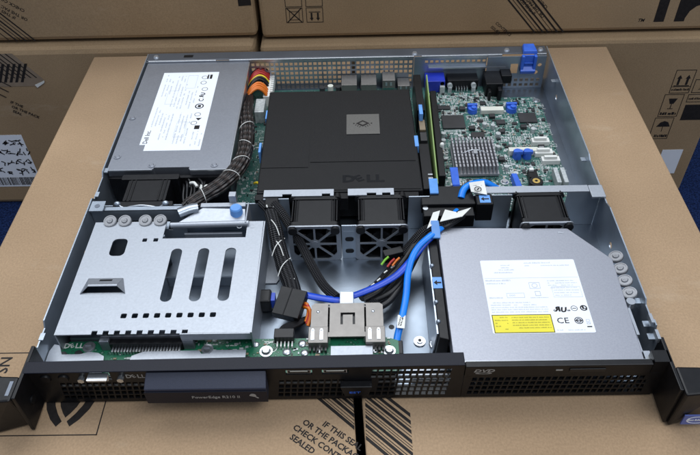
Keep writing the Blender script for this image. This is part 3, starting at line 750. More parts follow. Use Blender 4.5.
# ================================================================== cooling fans
def fan(cx, label):
    t = thing('cooling_fan', label, 'fan', (cx, 146, 1.5), 'cooling fans across the middle of the case')
    m = MB(); T1 = FR(133)
    hole = circ(0, 0, 18.2, 28)
    Mx = Matrix.Translation((cx, 0, 20.8))
    m.plate(rrect(-20, 20, -19.4, 19.4, 2.5), [hole], 0, 4, Mx @ FR(133)); m.plate(rrect(-20, 20, -19.4, 19.4, 2.5), [hole], 0, 4, Mx @ FR(164))
    m.plate(rrect(-18.6, 18.6, -18.4, 18.6, 5), [hole], 0, 27, Mx @ FR(160))
    for x in (-16.4, -14, 14, 16.4): m.box(cx+x-.5, cx+x+.5, 133, 160, 37.6, 39.9)
    for x in (-18.6, 18.2): m.box(cx+x-.4, cx+x+.8, 134, 159, 30, 40.2)
    m.build('housing', M['black'], t, bevel=.4)
    m = MB(); m.cyl((cx, 131.5, 20.8), 8.5, 20, 'y', 24)
    for k in range(7):
        a = 2*math.pi*k/7; r0, r1 = 8, 17.2
        def pt(r, aa, y): return (cx+r*math.cos(aa), y, 20.8+r*math.sin(aa))
        m.hexa([pt(r0, a, 134), pt(r1, a+.1, 134), pt(r1, a+.75, 146), pt(r0, a+.6, 146)], [pt(r0, a+.06, 133), pt(r1, a+.16, 133), pt(r1, a+.81, 145), pt(r0, a+.66, 145)])
    m.build('rotor', M['wblack'], t)
    for x in (-17.2, 17.2):
        for z in (37.6,):
            MB().cyl((cx+x, 123.6, z), 3.8, 5, 'y', 14, 3.2).build('rubber_mount', M['wblack'], t)
    for x in (-18.5, 18.5):
        MB().cyl((cx+x, 162, 37.4), 3.4, 6, 'y', 14, 2.8).build('rubber_mount', M['wblack'], t)
    return t
fan(-26, 'black cooling fan behind the left of the two bright spoked grilles')
fan(29, 'black cooling fan behind the right of the two bright spoked grilles')
fan(162, 'black cooling fan behind the optical drive, its grille out of sight')

# ================================================================== motherboard
MBD = thing('motherboard', 'green circuit board crowded with grey components at the back right of the case', 'circuit board', (60, 270, 1.5))
MB().prism([(-103, 176), (204, 176), (204, 344), (196, 352), (160, 352), (160, 374), (-103, 374)], 6.4, 8).build('board', M['board'], MBD)
def chip(x0, x1, y0, y1, h, name='chip', m_='comp_d', bev=.3, z=8.0): return MB().box(x0, x1, y0, y1, z, z+h).build(name, M[m_], MBD, bevel=bev)
TAKEN = []
def tk(x0, x1, y0, y1): TAKEN.append((x0-.6, x1+.6, y0-.6, y1+.6))
for a in ((97, 120, 297, 319, 2.2), (176, 194, 305, 321, 2.0), (124, 137, 281, 289, 2.6), (152, 161, 303, 310, 2.0), (95, 108, 331, 337, 1.8), (187, 193, 263, 269, 1.8), (175, 181, 338, 343, 2), (140, 146, 338, 343, 2)):
    chip(*a); tk(*a[:4])
# heat sink
m = MB(); m.box(100.5, 142, 222, 267, 9.5, 12)
for i in range(12):
    for j in range(9):
        x = 101+i*3.45; y = 222.6+j*5; m.box(x, x+1.5, y, y+4.0, 12, 21)
HS = m.build('heat_sink', M['sink'], MBD); tk(100, 142.5, 221, 268)
MB().tube([(99, 245, 10), (110, 245.2, 18.5), (121, 246, 22), (132, 245.2, 18.5), (144, 245, 10)], .7, 6).build('clip', M['bright'], HS)
MB().box(119.5, 123, 240, 246, 21, 22.6).build('clip_lever', M['bright'], HS)
# pegs and sockets
for x, y, r in ((130.3, 327, 5.2), (171, 327.5, 5.6)):
    MB().cyl((x, y, 8), r, 5, n=16, r2=r*.9).box(x-r, x+r, y+r*.4, y+r*.95, 9, 15.5).cyl((x+1, y-1, 13), r*.5, 2, n=10).build('socket_latch', M['blue'], MBD, bevel=.5); tk(x-r, x+r, y-r, y+r)
MB().box(138.5, 162, 322, 329, 8, 13).build('slot_socket', M['ivory'], MBD, bevel=.3); tk(138, 163, 321, 330)
for x in (163.5, 173): MB().cyl((x, 250.5, 8), 4.4, 8, n=14, r2=3.8).box(x-4.4, x+4.4, 247, 251, 14, 17.5).build('socket_latch', M['blue'], MBD, bevel=.5)
MB().box(156, 184, 253, 259, 8, 14).build('slot_socket', M['ivory'], MBD, bevel=.3); tk(155, 185, 245, 260)
for x, y in ((189, 271), (188.5, 253.5), (193, 242)):
    MB().box(x-8, x+9, y-3.5, y+3.5, 8, 13).box(x-6, x+6, y-1.5, y+1.5, 13, 16).build('cable_socket', M['white'], MBD, bevel=.3); tk(x-8, x+9, y-4, y+4)
MB().box(187, 192, 262, 265, 8, 10).build('crystal', M['solder'], MBD, bevel=.4)
for k in range(2): MB().box(191+k*6.4, 195+k*6.4, 203, 224, 8, 17).build('memory_clip', M['comp_s'], MBD, bevel=.4)
tk(190, 204, 202, 225)
bz_ = MB().prism(circ(172.5, 206.5, 6.4, 20), 8, 16).build('buzzer', M['black'], MBD, bevel=.6); MB().ring((172.5, 206.5), 3.4, 1.4, 16, 16.2).build('buzzer_eye', M['gold'], bz_); tk(165, 179, 199, 214)
MB().box(168, 176, 213, 224, 8, 15).build('jumper_block', M['black'], MBD, bevel=.3)
MB().box(169, 173, 221, 224, 15, 17).build('jumper', M['white'], MBD)
for x, y in ((200, 344), (200, 184), (93, 206), (146, 214)): MB().cyl((x, y, 8), 4, 1.0, n=18).cyl((x, y, 9), 2.8, 1, n=14, r2=2).build('screw', M['solder'], MBD); tk(x-4, x+4, y-4, y+4)
for x, y, r, h in ((150, 283, 2.6, 5), (139, 300, 2.4, 5), (112, 282, 2, 4), (186, 290, 2.4, 5), (147, 263, 2.2, 4.5), (160, 268, 2, 4), (96, 285, 2.2, 5), (95, 274, 2.2, 5), (150, 232, 2.4, 5), (157, 222, 2.4, 5), (147, 297, 2.2, 5), (129, 207, 2.2, 5), (137, 203, 2.2, 5), (152, 200, 2.2, 5)):
    MB().cyl((x, y, 8), r, h, n=14).build('capacitor', M['comp_s'], MBD); tk(x-r, x+r, y-r, y+r)
for x, y in ((149, 316), (126, 296), (178, 297), (155, 290), (113, 210), (148, 246), (120, 330)):
    MB().box(x-3, x+3, y-2.6, y+2.6, 8, 11.5).build('coil', M['comp_d'], MBD, bevel=.4); tk(x-3, x+3, y-3, y+3)
# silver and dark surface parts nobody could count
SM = MB(); SK = MB()
def free(x, y, r=1.): return not any(a-r < x < b+r and c-r < y < d+r for a, b, c, d in TAKEN)
def strew(n, x0, x1, y0, y1, z=8.0, sk=.3):
    k = 0
    while k < n:
        x, y = random.uniform(x0, x1), random.uniform(y0, y1)
        if not free(x, y, .4): k += .2; continue
        k += 1
        t = random.random()
        l, wd = random.choice(((1.6, .8), (1.2, .7), (2.2, 1.2), (3.4, 1.8), (1.0, .6), (2.8, 1.4)))
        if random.random() < .5: l, wd = wd, l
        if t < .52: SM.box(x-l/2, x+l/2, y-wd/2, y+wd/2, z, z+random.uniform(.3, .9), mi=0)
        elif t < .64:
            SM.box(x-l/2, x+l/2, y-wd/2, y+wd/2, z, z+.8, mi=0); SM.box(x-l/4, x+l/4, y-wd/2-.05, y+wd/2+.05, z, z+.9, mi=2)
        elif t < .80: SM.box(x-l*.6, x+l*.6, y-wd*.6, y+wd*.6, z, z+random.uniform(.6, 1.8), mi=1)
        else:
            a, b_ = l*1.4, wd*1.6
            for r in ((x-a, x+a, y-b_, y-b_+.25), (x-a, x+a, y+b_-.25, y+b_), (x-a, x-a+.25, y-b_+.25, y+b_-.25), (x+a-.25, x+a, y-b_+.25, y+b_-.25)): SK.box(*r, z, z+.06)
        if random.random() < sk: SK.bars(x+l, x+l+3, y, .7, UP(z), .06)
for _ in range(60):
    x, y = random.uniform(96, 198), random.uniform(184, 344); l, wd = random.choice(((5, 3.4), (3.2, 4.6), (6.5, 4), (3, 3)))
    if not free(x, y, max(l, wd)/2+1.2): continue
    SM.box(x-l/2, x+l/2, y-wd/2, y+wd/2, 8, 9.6, mi=1); n = int(l/1.1)
    for k in range(n):
        for sg in (-1, 1): SM.box(x-l/2+.3+k*1.1, x-l/2+.8+k*1.1, y+sg*(wd/2+.45)-.45, y+sg*(wd/2+.45)+.45, 8, 8.4, mi=0)
    TAKEN.append((x-l/2-.3, x+l/2+.3, y-wd/2-1, y+wd/2+1))
for _ in range(46):
    x, y = random.uniform(96, 196), random.uniform(184, 344); n = random.randint(4, 9); v_ = random.random() < .5
    if not free(x+(0 if v_ else n*.8), y+(n*.8 if v_ else 0), 3): continue
    for k in range(n):
        q = (x, y+k*1.7) if v_ else (x+k*1.7, y)
        a_, b_ = (1.1, .5) if v_ else (.5, 1.1)
        SM.box(q[0]-a_, q[0]+a_, q[1]-b_, q[1]+b_, 8, 8.6, mi=0); SM.box(q[0]-a_*.55, q[0]+a_*.55, q[1]-b_*.55-.05, q[1]+b_*.55+.05, 8, 8.72, mi=random.choice((1, 2, 0)))
strew(1500, 91, 203, 178, 350)
strew(150, 88, 158, 350, 362)
strew(160, -79, 66, 330, 362)
strew(120, -102, -81, 178, 345, sk=.2)
def rows(x0, y0, n, m_, px_, py_, l, wd):
    for i in range(n):
        for j in range(m_): SM.box(x0+i*px_, x0+i*px_+l, y0+j*py_, y0+j*py_+wd, 8, 8.5, mi=0)
rows(98, 292.5, 14, 1, 1.6, 1, .8, 3.4); rows(98, 319.8, 14, 1, 1.6, 1, .8, 3.4); rows(126, 309, 9, 3, 2.2, 2.6, 1.2, 1.6); rows(150, 275, 10, 3, 2.4, 3, 1.3, 1.8); rows(176, 276, 4, 4, 2.4, 3, 1.4, 1.8); rows(102, 208, 11, 3, 2.6, 3.2, 1.5, 1.8); rows(147, 226, 5, 8, 2.2, 3.6, 1.1, 2.2); rows(184, 228, 2, 4, 3, 3, 1.8, 1.6); rows(142, 186, 12, 3, 3.0, 4, 1.8, 2.2)
SM.build('surface_component', [M['comp_s'], M['comp_d'], M['comp_t']], MBD, kind='stuff')
SK.build('silkscreen', M['silk'], MBD, kind='stuff')
# back ports
def port(name, x0, x1, y0, y1, z1, m_): return MB().box(x0, x1, y0, y1, 8, z1).build(name, M[m_], MBD, bevel=.4)
for x in (-6, 15): MB().box(x, x+16.5, 361, 381, 8, 21.5).box(x-.6, x, 366, 378, 8, 14).build('network_port', M['nickel'], MBD, bevel=.4)
u = MB().box(38, 51.5, 364, 381.5, 8, 24.5).build('usb_port', M['nickel'], MBD, bevel=.4); MB().box(41, 43, 363.5, 364, 18, 22).box(46, 48, 363.5, 364, 18, 22).build('spring', M['bright'], u); MB().box(38.8, 50.7, 363.6, 364.1, 8.2, 15).build('shield', M['board'], u)
u = MB().box(54.5, 67.5, 366, 381.5, 8, 16).build('usb_port', M['nickel'], MBD, bevel=.4); MB().box(57, 58.5, 365.5, 366, 12, 15).box(63, 64.5, 365.5, 366, 12, 15).build('spring', M['bright'], u)
v = MB().box(84, 105, 364, 382, 8, 22).build('video_port', M['vgablue'], MBD, bevel=.5); MB().box(99.5, 104.5, 360, 364, 8, 17).cyl((102, 364, 19), 2.2, 5, 'y', 12).build('bracket', M['comp_s'], v)
s_ = MB().box(108, 141, 368, 382, 8, 20).build('serial_port', M['black'], MBD, bevel=.5)
for x in (110.5, 136): MB().cyl((x, 364.5, 15), 2.8, 4, 'y', 14).box(x-2, x+2, 363, 368, 8, 14).build('bracket', M['comp_s'], s_)
m = MB()
for k in range(5): m.box(117+k*2.9, 118.2+k*2.9, 364, 368, 8.2, 13)
m.build('pin', M['solder'], s_)
m = MB(); m.box(147, 165, 354, 380, 8, 24); m.box(149, 152, 346, 354, 8, 19); m.box(159, 163, 346, 354, 8, 21); m.box(165, 176, 366, 380, 16, 26); m.build('latch_base', M['black'], MBD, bevel=.8)
for x, z, mm in ((-18, 18, 'ivory'), (-27, 16, 'comp_d'), (-9.5, 17, 'comp_d')): MB().cyl((x, 366, 8), 3, z-8, n=14).build('capacitor', M[mm], MBD)
m = MB()
for k in range(12): m.box(-70+k*4.2, -67+k*4.2, 352+random.uniform(0, 5), 357, 8, 10+random.uniform(0, 3))
m.build('pin_header', M['comp_s'], MBD)
m = MB(); m.box(-88.5, -82, 343, 388, 8, 21)
for k in range(11): m.box(-82, -79, 344+k*4, 346.6+k*4, 12, 21.6)
m.build('power_socket', M['white'], MBD, bevel=.3)
MB().box(-95, -85, 314, 338, 8, 22).build('power_socket', M['comp_s'], MBD, bevel=.6)

# ================================================================== riser
RI = thing('riser_card', 'upright riser card with thin green edge beside the black shroud', 'riser card', (78, 265, 8))
MB().hexa([(82.6, 352, 10), (83.8, 352, 10), (79.6, 180, 10), (78.4, 180, 10)], [(82.6, 352, 38), (83.8, 352, 38), (79.6, 180, 38), (78.4, 180, 38)]).build('board', M['edge'], RI)
MB().box(69.5, 77, 292, 356, 8.5, 36).box(70.5, 77, 246, 290, 8.5, 28).build('slot', M['black'], RI, bevel=.5)
MB().box(67, 76.8, 180, 244, 8.5, 32).build('slot', M['black'], RI, bevel=.5)
MB().hexa([(85, 330, 9), (91, 330, 9), (88, 196, 9), (82, 196, 9)], [(85, 330, 33), (91, 330, 33), (88, 196, 33), (82, 196, 33)]).build('slot', M['black'], RI, bevel=.5)
MB().box(70, 76, 249, 262, 28, 31.5).build('chip', M['comp_d'], RI); MB().box(70.5, 76, 268, 284, 28, 30).build('chip', M['comp_t'], RI)
MB().cyl((88.6, 238, 30), 2.2, 5, n=12).ball((88.6, 238, 35), 2.2).build('pin_cap', M['white'], RI)
m = MB()
for k in range(4): m.box(72.5, 76.5, 183+k*5, 184.6+k*5, 32, 32.6)
m.build('contact', M['solder'], RI)

# ================================================================== drive cage
CG = thing('drive_cage', 'silver sheet metal drive cage with slots and square holes at front left', 'drive cage', (-138, 84, 1.5))
outer = [(-208, 25.5), (-181.5, 25.5)]
for k in range(9):
    x = -181.5+8.1*k; outer += [(x, 25.5), (x, 28.6), (x+4.2, 28.6), (x+4.2, 25.5)]
outer = [(-208, 25.4)]+outer[2:]+[(-67.6, 25.5), (-68.2, 139), (-81.2, 139), (-81.2, 120.5), (-148.6, 120.5), (-148.6, 140.5), (-208, 140.5)]
hs = [rrect(-188.3, -176, 102, 121, 4), rrect(-164.5, -160.8, 117.2, 121, .6), rrect(-155.6, -151.8, 117.2, 121, .6)]
for x in (-134.2, -112.6, -91.2): hs.append(rrect(x-4.3, x+4.3, 54.5, 109, 4.2, 6))
for k in range(9): hs.append(rrect(-164+8.15*k, -159.6+8.15*k, 39.6, 44, .9, 2))
hs.append([(-198.6, 64.2), (-166.3, 64.2), (-171, 76.5), (-196.5, 76.5)])
m = MB().plate(outer, hs, 35, 36)
m.box(-67.8, -66.8, 25.5, 139, 1.5, 35.8); m.box(-208, -207, 25.5, 140, 1.5, 34.9)
m.prism([(-66.8, 100), (-58, 100), (-56, 104), (-56, 132), (-58, 136), (-66.8, 136)], 1.8, 2.8)
m.box(-118, -67.9, 24.6, 25.4, 29, 35.9)
m.build('sheet', M['cage'], CG)
m = MB()   # the pressed bridge
a = [(-199.6, 62.6), (-165.6, 62.6), (-170.4, 78), (-197, 78)]
m.hexa([(-193.5, 68, 40.4), (-171.5, 68, 40.4), (-170.4, 78, 36), (-197, 78, 36)], [(-193.5, 68, 41.2), (-171.5, 68, 41.2), (-170.4, 78, 36.8), (-197, 78, 36.8)])
m.hexa([(-193.5, 66.5, 40.4), (-171.5, 66.5, 40.4), (-171.5, 68, 40.4), (-193.5, 68, 40.4)], [(-193.5, 66.5, 41.2), (-171.5, 66.5, 41.2), (-171.5, 68, 41.2), (-193.5, 68, 41.2)])
m.hexa([(-199.6, 63, 36), (-193.5, 66.5, 40.4), (-193.5, 68, 40.4), (-197, 78, 36)], [(-199.6, 63, 36.7), (-193.5, 66.5, 41.2), (-193.5, 68, 41.2), (-197, 78, 36.8)])
m.hexa([(-171.5, 66.5, 40.4), (-165.6, 63, 36), (-170.4, 78, 36), (-171.5, 68, 40.4)], [(-171.5, 66.5, 41.2), (-165.6, 63, 36.7), (-170.4, 78, 36.8), (-171.5, 68, 41.2)])
br = m.build('bridge', M['cage'], CG)
MB().hexa([(-187, 73.3, 38.95), (-177.5, 73.3, 38.95), (-177.5, 75.6, 37.95), (-187, 75.6, 37.95)], [(-187, 73.3, 39.05), (-177.5, 73.3, 39.05), (-177.5, 75.6, 38.05), (-187, 75.6, 38.05)]).build('slot', M['black'], br)
for x, y in ((-87.5, 133), (-77, 133)): MB().ring((x, y), 2.2, 1.6, 36, 36.12, 16).build('rivet', M['cage'], CG)
m = MB(); m.box(-150, -76, 60, 62, 1.6, 18); m.box(-200, -74, 99, 100.5, 1.6, 12); m.box(-206, -148, 124, 126, 1.6, 34.8); m.build('brace', M['steel'], CG)
MB().box(-204, -146, 34, 98, 1.6, 20).build('tray', M['steel'], CG)

# ================================================================== optical drive
OD = thing('optical_drive', 'slim grey optical disc drive with white label and cut rear corner at front right', 'disc drive', (138, 60, 24))
MB().prism([(73.5, -5.4), (201, -3.6), (204.3, 88.5), (177.5, 122.6), (73.8, 125.6)], 25.4, 38).build('body', M['drive'], OD, bevel=.4)
m = MB(); m.prism([(198.6, -4), (202.4, -4), (203.2, 30), (205.4, 30), (205.4, 8)][::1], 30, 31); m.box(204.0, 206, 20, 56, 31, 34); m.box(203, 207.5, -2, 5, 31, 36); m.build('flange', M['bright'], OD)
m = MB(); m.prism([(80.4, -9.2), (205, -9.2), (205, -4.6), (80.4, -4.6)], 29.8, 40.6); DB = m.build('bezel', M['black'], OD, bevel=.5)
m = MB(); m.text("DVD", 4.4, FR(-9.25) @ Matrix.Translation((86, 34.2, 0)) @ Matrix.Scale(1.5, 4, (1, 0, 0)), bold=.12, shear=.25); m.ring((93, 32.6), 5.6, 3.6, 0, .06, Mx=FR(-9.25) @ Matrix.Translation((0, 27.6, 0)) @ Matrix.Scale(.16, 4, (0, 1, 0))); m.build('lettering', M['silver_ink'], DB)
MB().box(150, 174, -9.9, -9.2, 34, 37.2).build('eject_button', M['wblack'], DB, bevel=.3); MB().box(141, 145.5, -9.5, -9.2, 35, 36.2).build('indicator', M['silver_ink'], DB)
MB().box(74, 204, -4.6, -3.4, 37.6, 38.8).build('front_lip', M['bright'], OD)
m = MB().prism(rrect(103, 174.6, 19.4, 88.8, 1.2), 38, 38.14); OL = m.build('paper_label', M['label'], OD)
T = UP(38.15); m = MB()
m.text("R", 5.8, T @ Matrix.Translation((154.2, 38.6, 0)) @ Matrix.Scale(-1.1, 4, (1, 0, 0)), bold=.35); m.text("U", 5.8, T @ Matrix.Translation((154, 37.9, 0)), bold=.35, shear=.22)
m.text("c", 5, T @ Matrix.Translation((149, 38.6, 0)) @ Matrix.Scale(.6, 4), bold=.2); m.text("us", 5, T @ Matrix.Translation((158.8, 38.6, 0)) @ Matrix.Scale(.5, 4), bold=.2)
m.ring((164.2, 41), 2.4, 2.0, 0, .05, Mx=T); m.box(162.8, 165.6, 40.7, 41.3, 0, .05, T)
m.ring((171, 41.2), 2.6, 1.7, 0, .05, Mx=T); m.prism([(171, 41.2), (173.4, 39), (172.4, 41.2)], 0, .05, T); m.prism([(170, 40.2), (171.4, 40.2), (171.2, 42.8), (169.8, 42.8)], 0, .05, T)
m.text("C", 7, T @ Matrix.Translation((149.4, 27.8, 0)), bold=.05); m.text("E", 7, T @ Matrix.Translation((154.6, 27.8, 0)), bold=.05)
m.ring((165, 30), 3.1, 2.5, 0, .05, Mx=T); m.ring((165, 30), 1.9, 1.2, 0, .05, Mx=T); m.box(162.6, 167.4, 29.6, 30.4, 0, .05, T)
m.box(169.6, 173, 24, 25, 0, .05, T)
m.build('print', M['ink'], OL)
m = MB(); m.box(104, 173.8, 70.4, 70.7, 0, .05, T)
for y, a, c, h in ((85, 136, 156, 1.3), (82.4, 136, 170, .9), (83, 118, 125, 1.1), (80.6, 118, 124, 1.1), (78.4, 116, 128, 1.1), (75.6, 112, 126, 1.2), (67.6, 104.5, 123, 1.5), (64.8, 104.5, 119, 1.1), (51, 105, 115, 1.3), (46.6, 105, 134, .9), (44.4, 105, 138, .9), (42.2, 105, 146, .9), (40.2, 105, 146, .9), (38.0, 105, 146, .9), (67, 150, 170, .8), (64.8, 150, 172, .8), (62.6, 150, 172, .8), (60.2, 151, 171, .7), (57.8, 153, 172, .7), (55.4, 153, 172, .7), (53, 153, 168, .7), (21.4, 148, 168, .9), (51, 135, 148, .8)):
    m.bars(a, c, y, h, T, fill=.9)
frame(m, 136, 144, 60, 66, .35, T); m.ring((140, 63), 2.2, 1.7, 0, .05, Mx=T); frame(m, 118, 131, 51.5, 56, .25, T); frame(m, 139, 143, 53, 57.5, .4, T); frame(m, 152, 173, 51.5, 61.6, .2, T)
m.text("X", 4, T @ Matrix.Translation((169.8, 27, 0)), bold=.02); frame(m, 170, 172.6, 26.6, 31, .25, T)
for x, y in ((120.5, 53.8), (122, 53.8), (123.5, 53.8)): m.ring((x, y), .7, .4, 0, .05, 10, T)
m.build('small_print', M['grey_ink'], OL)
m = MB().prism(rect(104.2, 146.4, 19.8, 36), 38.14, 38.2); YL = m.build('warning_label', M['warn'], OL)
m = MB(); frame(m, 104.3, 146.3, 19.9, 35.9, .45, UP(38.2)); m.build('border', M['ink'], YL)
m = MB()
for k in range(5): m.bars(118, 145, 33-2.3*k, .8, UP(38.2), fill=.95)
for k in range(5): m.bars(106, 115.5, 33.2-2.6*k, .9, UP(38.2), fill=.7)
m.build('small_print', mat('olive_ink', (.30, .27, .03), .6), YL)
m = MB()
for x, y, s_ in ((76.5, 119, 1), (173.5, 117.5, -1)): m.prism([(x, y), (x+s_*4, y+1.5), (x+s_*4.6, y-1), (x+s_*3.6, y), (x+s_*.6, y-1)][::s_], 38, 38.25)
m.build('corner_notch', M['bright'], OD)
# plastic carrier at the drive's left side
RL = thing('drive_rail', 'black plastic rail with pale blue arrow sticker along the left of the optical drive', 'rail', (69, 60, 1.5))
m = MB(); m.hexa([(63.5, 20, 2), (72.6, 18, 2), (72.6, 118, 2), (63.5, 118, 2)], [(66, 20, 34), (72.8, 18, 34), (72.8, 118, 34), (66, 118, 34)]); m.build('bar', M['black'], RL, bevel=.6)
m = MB(); m.hexa([(62.2, 24, 3), (63.3, 24, 3), (63.3, 116, 3), (62.2, 116, 3)], [(64.6, 24, 33), (65.7, 24, 33), (65.7, 116, 33), (64.6, 116, 33)]); m.build('steel_edge', M['steel'], RL)
for y in (88, 52, 34): MB().ball((66.5, y, 34), 1.8).build('rivet', M['steel'], RL)
st = MB().box(65.6, 72.6, 65, 76, 34.05, 34.4).build('sticker', M['lblue'], RL)
m = MB(); m.prism([(66.2, 70.5), (68.8, 68), (68.8, 69.8), (72, 69.8), (72, 71.2), (68.8, 71.2), (68.8, 73)], 34.4, 34.5); m.build('arrow', M['ink'], st)
MB().hexa([(68.4, 113, 38.2), (75, 113, 38.2), (75, 118, 43), (68.4, 118, 43)], [(68.4, 113, 39.6), (75, 112.6, 39.6), (74, 124, 48), (67.4, 124, 48)]).build('release_tab', M['lblue'], RL, bevel=.3)

# ================================================================== control board and its metal cage
CB = thing('control_board', 'long green control board behind the front strip with white lettering and round pads', 'circuit board', (-85, 18, 14))
MB().prism([(-214, 3.4), (-160, 3.4), (-160, 3.4), (38, 3.4), (38, 30), (30, 33), (-204, 33), (-210, 26), (-214, 24)], 16, 17.6).build('board', M['board2'], CB)
m = MB(); maker(m, -207.5, 27.2, 6.0, UP(17.62), bold=.03)
for x in (-54.6, -96): m.ring((x, 25.5 if x > -60 else 19.5), 4.6, 4.0, 17.6, 17.68)
for x, y in ((-104, 28), (-88, 27), (-60, 30), (-150, 14), (-140, 17), (-30, 16), (12, 16), (-200, 20)): m.bars(x, x+12, y, 1.1, UP(17.6), .06)
m.build('silkscreen', M['silk'], CB)
for x, y, r in ((-188.5, 27.5, 4.6), (-101, 24, 4.4), (-58, 21.5, 4.8), (31, 20.5, 4.6)):
    m = MB().cyl((x, y, 17.6), r, .8, n=24).cyl((x, y, 18.4), r*.72, 1.8, n=20, r2=r*.5); m.box(x-r*.5, x+r*.5, y-.35, y+.35, 20.1, 20.5); m.build('screw', M['bright'], CB)
for x, y, r in ((-43, 21, 3.4), (-32, 28, 3.4), (-30, 20, 3.2), (-20, 22, 3), (20.5, 21.5, 3.0), (-66, 28, 2.6)): MB().ball((x, y, 17.6), r, sq=(1, 1, .45)).build('solder_pad', M['solder'], CB)
SMs = MB()
for _ in range(190):
    x, y = random.uniform(-170, 34), random.uniform(8, 32)
    if -27 < x < 30 and y > 24: continue
    l, wd = random.choice(((1.4, .8), (2.2, 1.2), (.9, 1.6), (3, 1.6)))
    SMs.box(x-l/2, x+l/2, y-wd/2, y+wd/2, 17.6, 18.3, mi=random.choice((0, 0, 1, 2)))
SMs.build('surface_component', [M['comp_s'], M['comp_d'], M['comp_t']], CB, kind='stuff')
# drive connector in front of the cage
m = MB(); m.prism([(-178, 29), (-110, 29), (-104, 31), (-104, 35), (-178, 35)], 22, 28.4); m.box(-178, -171, 24.5, 29, 17.6, 28.4); m.box(-118, -110, 24.5, 29, 17.6, 28.4)
DC = m.build('drive_connector', M['psu'], CB, bevel=.5)
MB().box(-171, -118, 24, 29, 17.7, 26).build('socket', M['black'], DC, bevel=.4)
m = MB()
for k in range(23): m.box(-169.6+k*2.2, -168.3+k*2.2, 20.4, 24, 17.7, 21.6)
m.build('pin', M['solder'], DC)
for x in (-172, -114): MB().cyl((x, 31.5, 28.4), 1.6, .3, n=12).build('hole', M['black'], DC)
m = MB(); m.box(-52.5, -38, 28.6, 37, 17.6, 25); 
HC = m.build('cable_header', M['wblack'], CB, bevel=.5)
m = MB()
for k in range(5): m.box(-50.6+k*2.7, -49.6+k*2.7, 24.2, 28.6, 17.8, 20.2)
m.build('pin', M['white'], HC)
for x in (-205, -194): MB().cyl((x, 20+(x+205)*.1, 17.6), 3, 2.4, n=18, r2=2.6).build('pad', M['comp_d'], CB)
# card holder with U cut and two usb shells
m = MB()
U_ = [(-4.2, 40), (-4.2, 51), (6.6, 51), (6.6, 40), (4.8, 40), (4.8, 49), (-2.4, 49), (-2.4, 40)]
m.plate([(-26, 29), (27.4, 29), (27.4, 58), (25, 60), (-23.5, 60), (-26, 58)], [U_, rect(-13.6, -12.2, 33, 58.6), rect(13.4, 14.8, 33, 58.6)], 23.6, 24.6)
m.box(-26, -25, 29, 58, 2, 23.6); m.box(26.4, 27.4, 29, 58, 2, 23.6); m.box(-25, 26.4, 57, 58, 2, 23.5)
HB = m.build('card_holder', M['nickel'], CB)
MB().box(-12, 13, 31, 56, 20, 22).build('card', M['comp_d'], HB)
MB().box(-5, 5.6, 60.2, 72, 8, 24).build('spring_plate', M['steel'], HB, bevel=.4)
for x in (-27.5, 14):
    m = MB(); m.box(x, x+14.4, 23.6, 38, 17.8, 24.8); u = m.build('usb_shell', M['nickel'], CB, bevel=.4)
    m = MB()
    for k in (3.2, 9.6): m.box(x+k-1.2, x+k+1.2, 26, 35, 24.9, 25.2); m.cyl((x+k, 35, 24.9), .9, .8, n=10)
    m.build('spring', M['bright'], u)
    m = MB()
    for k in range(5): m.box(x+.8+2.8*k, x+2.2+2.8*k, 19.6, 23.6, 17.8, 21)
    m.build('pin', M['comp_d'], u)
for x in (-21, 20): MB().ball((x, 52, 24.6), 1.3, sq=(1, 1, .5)).build('rivet', M['bright'], HB)

# ================================================================== cables
def cable(name, label, cat, pts, r, m_, flat=1., n=12, group=None, org=None, step=2.0):
    return tagit(MB().tube(pts, r, n, flat=flat, step=step).build(name, M[m_], org=org or pts[0]), label, cat, group)
def sub(p, name, m_, mb): return mb.build(name, M[m_], p)
# main power harness, from the board's socket past the power supply
pc = [P(249, 97, 22), P(246, 112, 30), P(247, 128, 32), P(246, 146, 34), P(241, 162, 36), P(231, 176, 37), P(218, 187, 38), P(203, 196, 38), P(188, 206, 37)]
H = thing('power_harness', 'thick brown-black wire bundle with white ties and coloured ends beside the power supply', 'cable', pc[3])
MB().tube(pc, [5.5, 7, 7.5, 7.5, 7.5, 8, 7.5, 7, 6.5], 14, flat=.8).build('bundle', M['wires'], H)
m = MB()
for k in range(16):
    a = k*.42; off = Vector((5.5*math.cos(a), 3*math.sin(a), 4.4*abs(math.sin(a*1.3))))
    m.tube([Vector(p)+off*(1 if i % 2 else .75)+Vector((random.uniform(-1, 1), random.uniform(-1, 1), 0)) for i, p in enumerate(pc)], 1.05, 7)
m.build('wire', mat('brown_black_wire', (.011, .009, .0088), .42, var=.4, vs=90), H)
m = MB()
def tie(mb, p, d, r, th=.8, fl=.85):
    d = Vector(d).normalized(); a = d.cross(Vector((0, 0, 1))).normalized(); b_ = a.cross(d)
    q = [Vector(p)+a*(r*math.cos(t))+b_*(r*fl*math.sin(t)) for t in [i*math.pi/9-.3 for i in range(12)]]
    mb.tube(q, th, 6, sub=False)
for i, sl_ in ((2, .5), (3, -.4), (4, .5), (5, .2), (7, -.3)):
    d = Vector(pc[min(i+1, 8)])-Vector(pc[i-1]); d.z = 0; d = d.normalized(); e = Vector((-d.y, d.x, 0))
    tie(m, pc[i], d+e*sl_, 8.2, .38)
m.build('cable_tie', M['white'], H)
for col, ys in (('red', (383, 379, 375)), ('orange', (356, 352, 348, 345)), ('yellow', (370,)), ('wblack', (386, 367, 363))):
    m = MB()
    for y in ys: m.tube([(-85, y, 21), (-88, y+1, 26), (-94, y+1, 29), (-101, y-5, 27), (-105, y-14, 22), (-104, y-26, 20)], 1.45, 8)
    m.build('wire', M[col], H)
m = MB(); m.tube([(-84, 205, 20), (-80, 200, 25), (-76, 192, 27), (-76, 184, 22)], 1.3, 7); m.build('wire', M['yellow'], H)

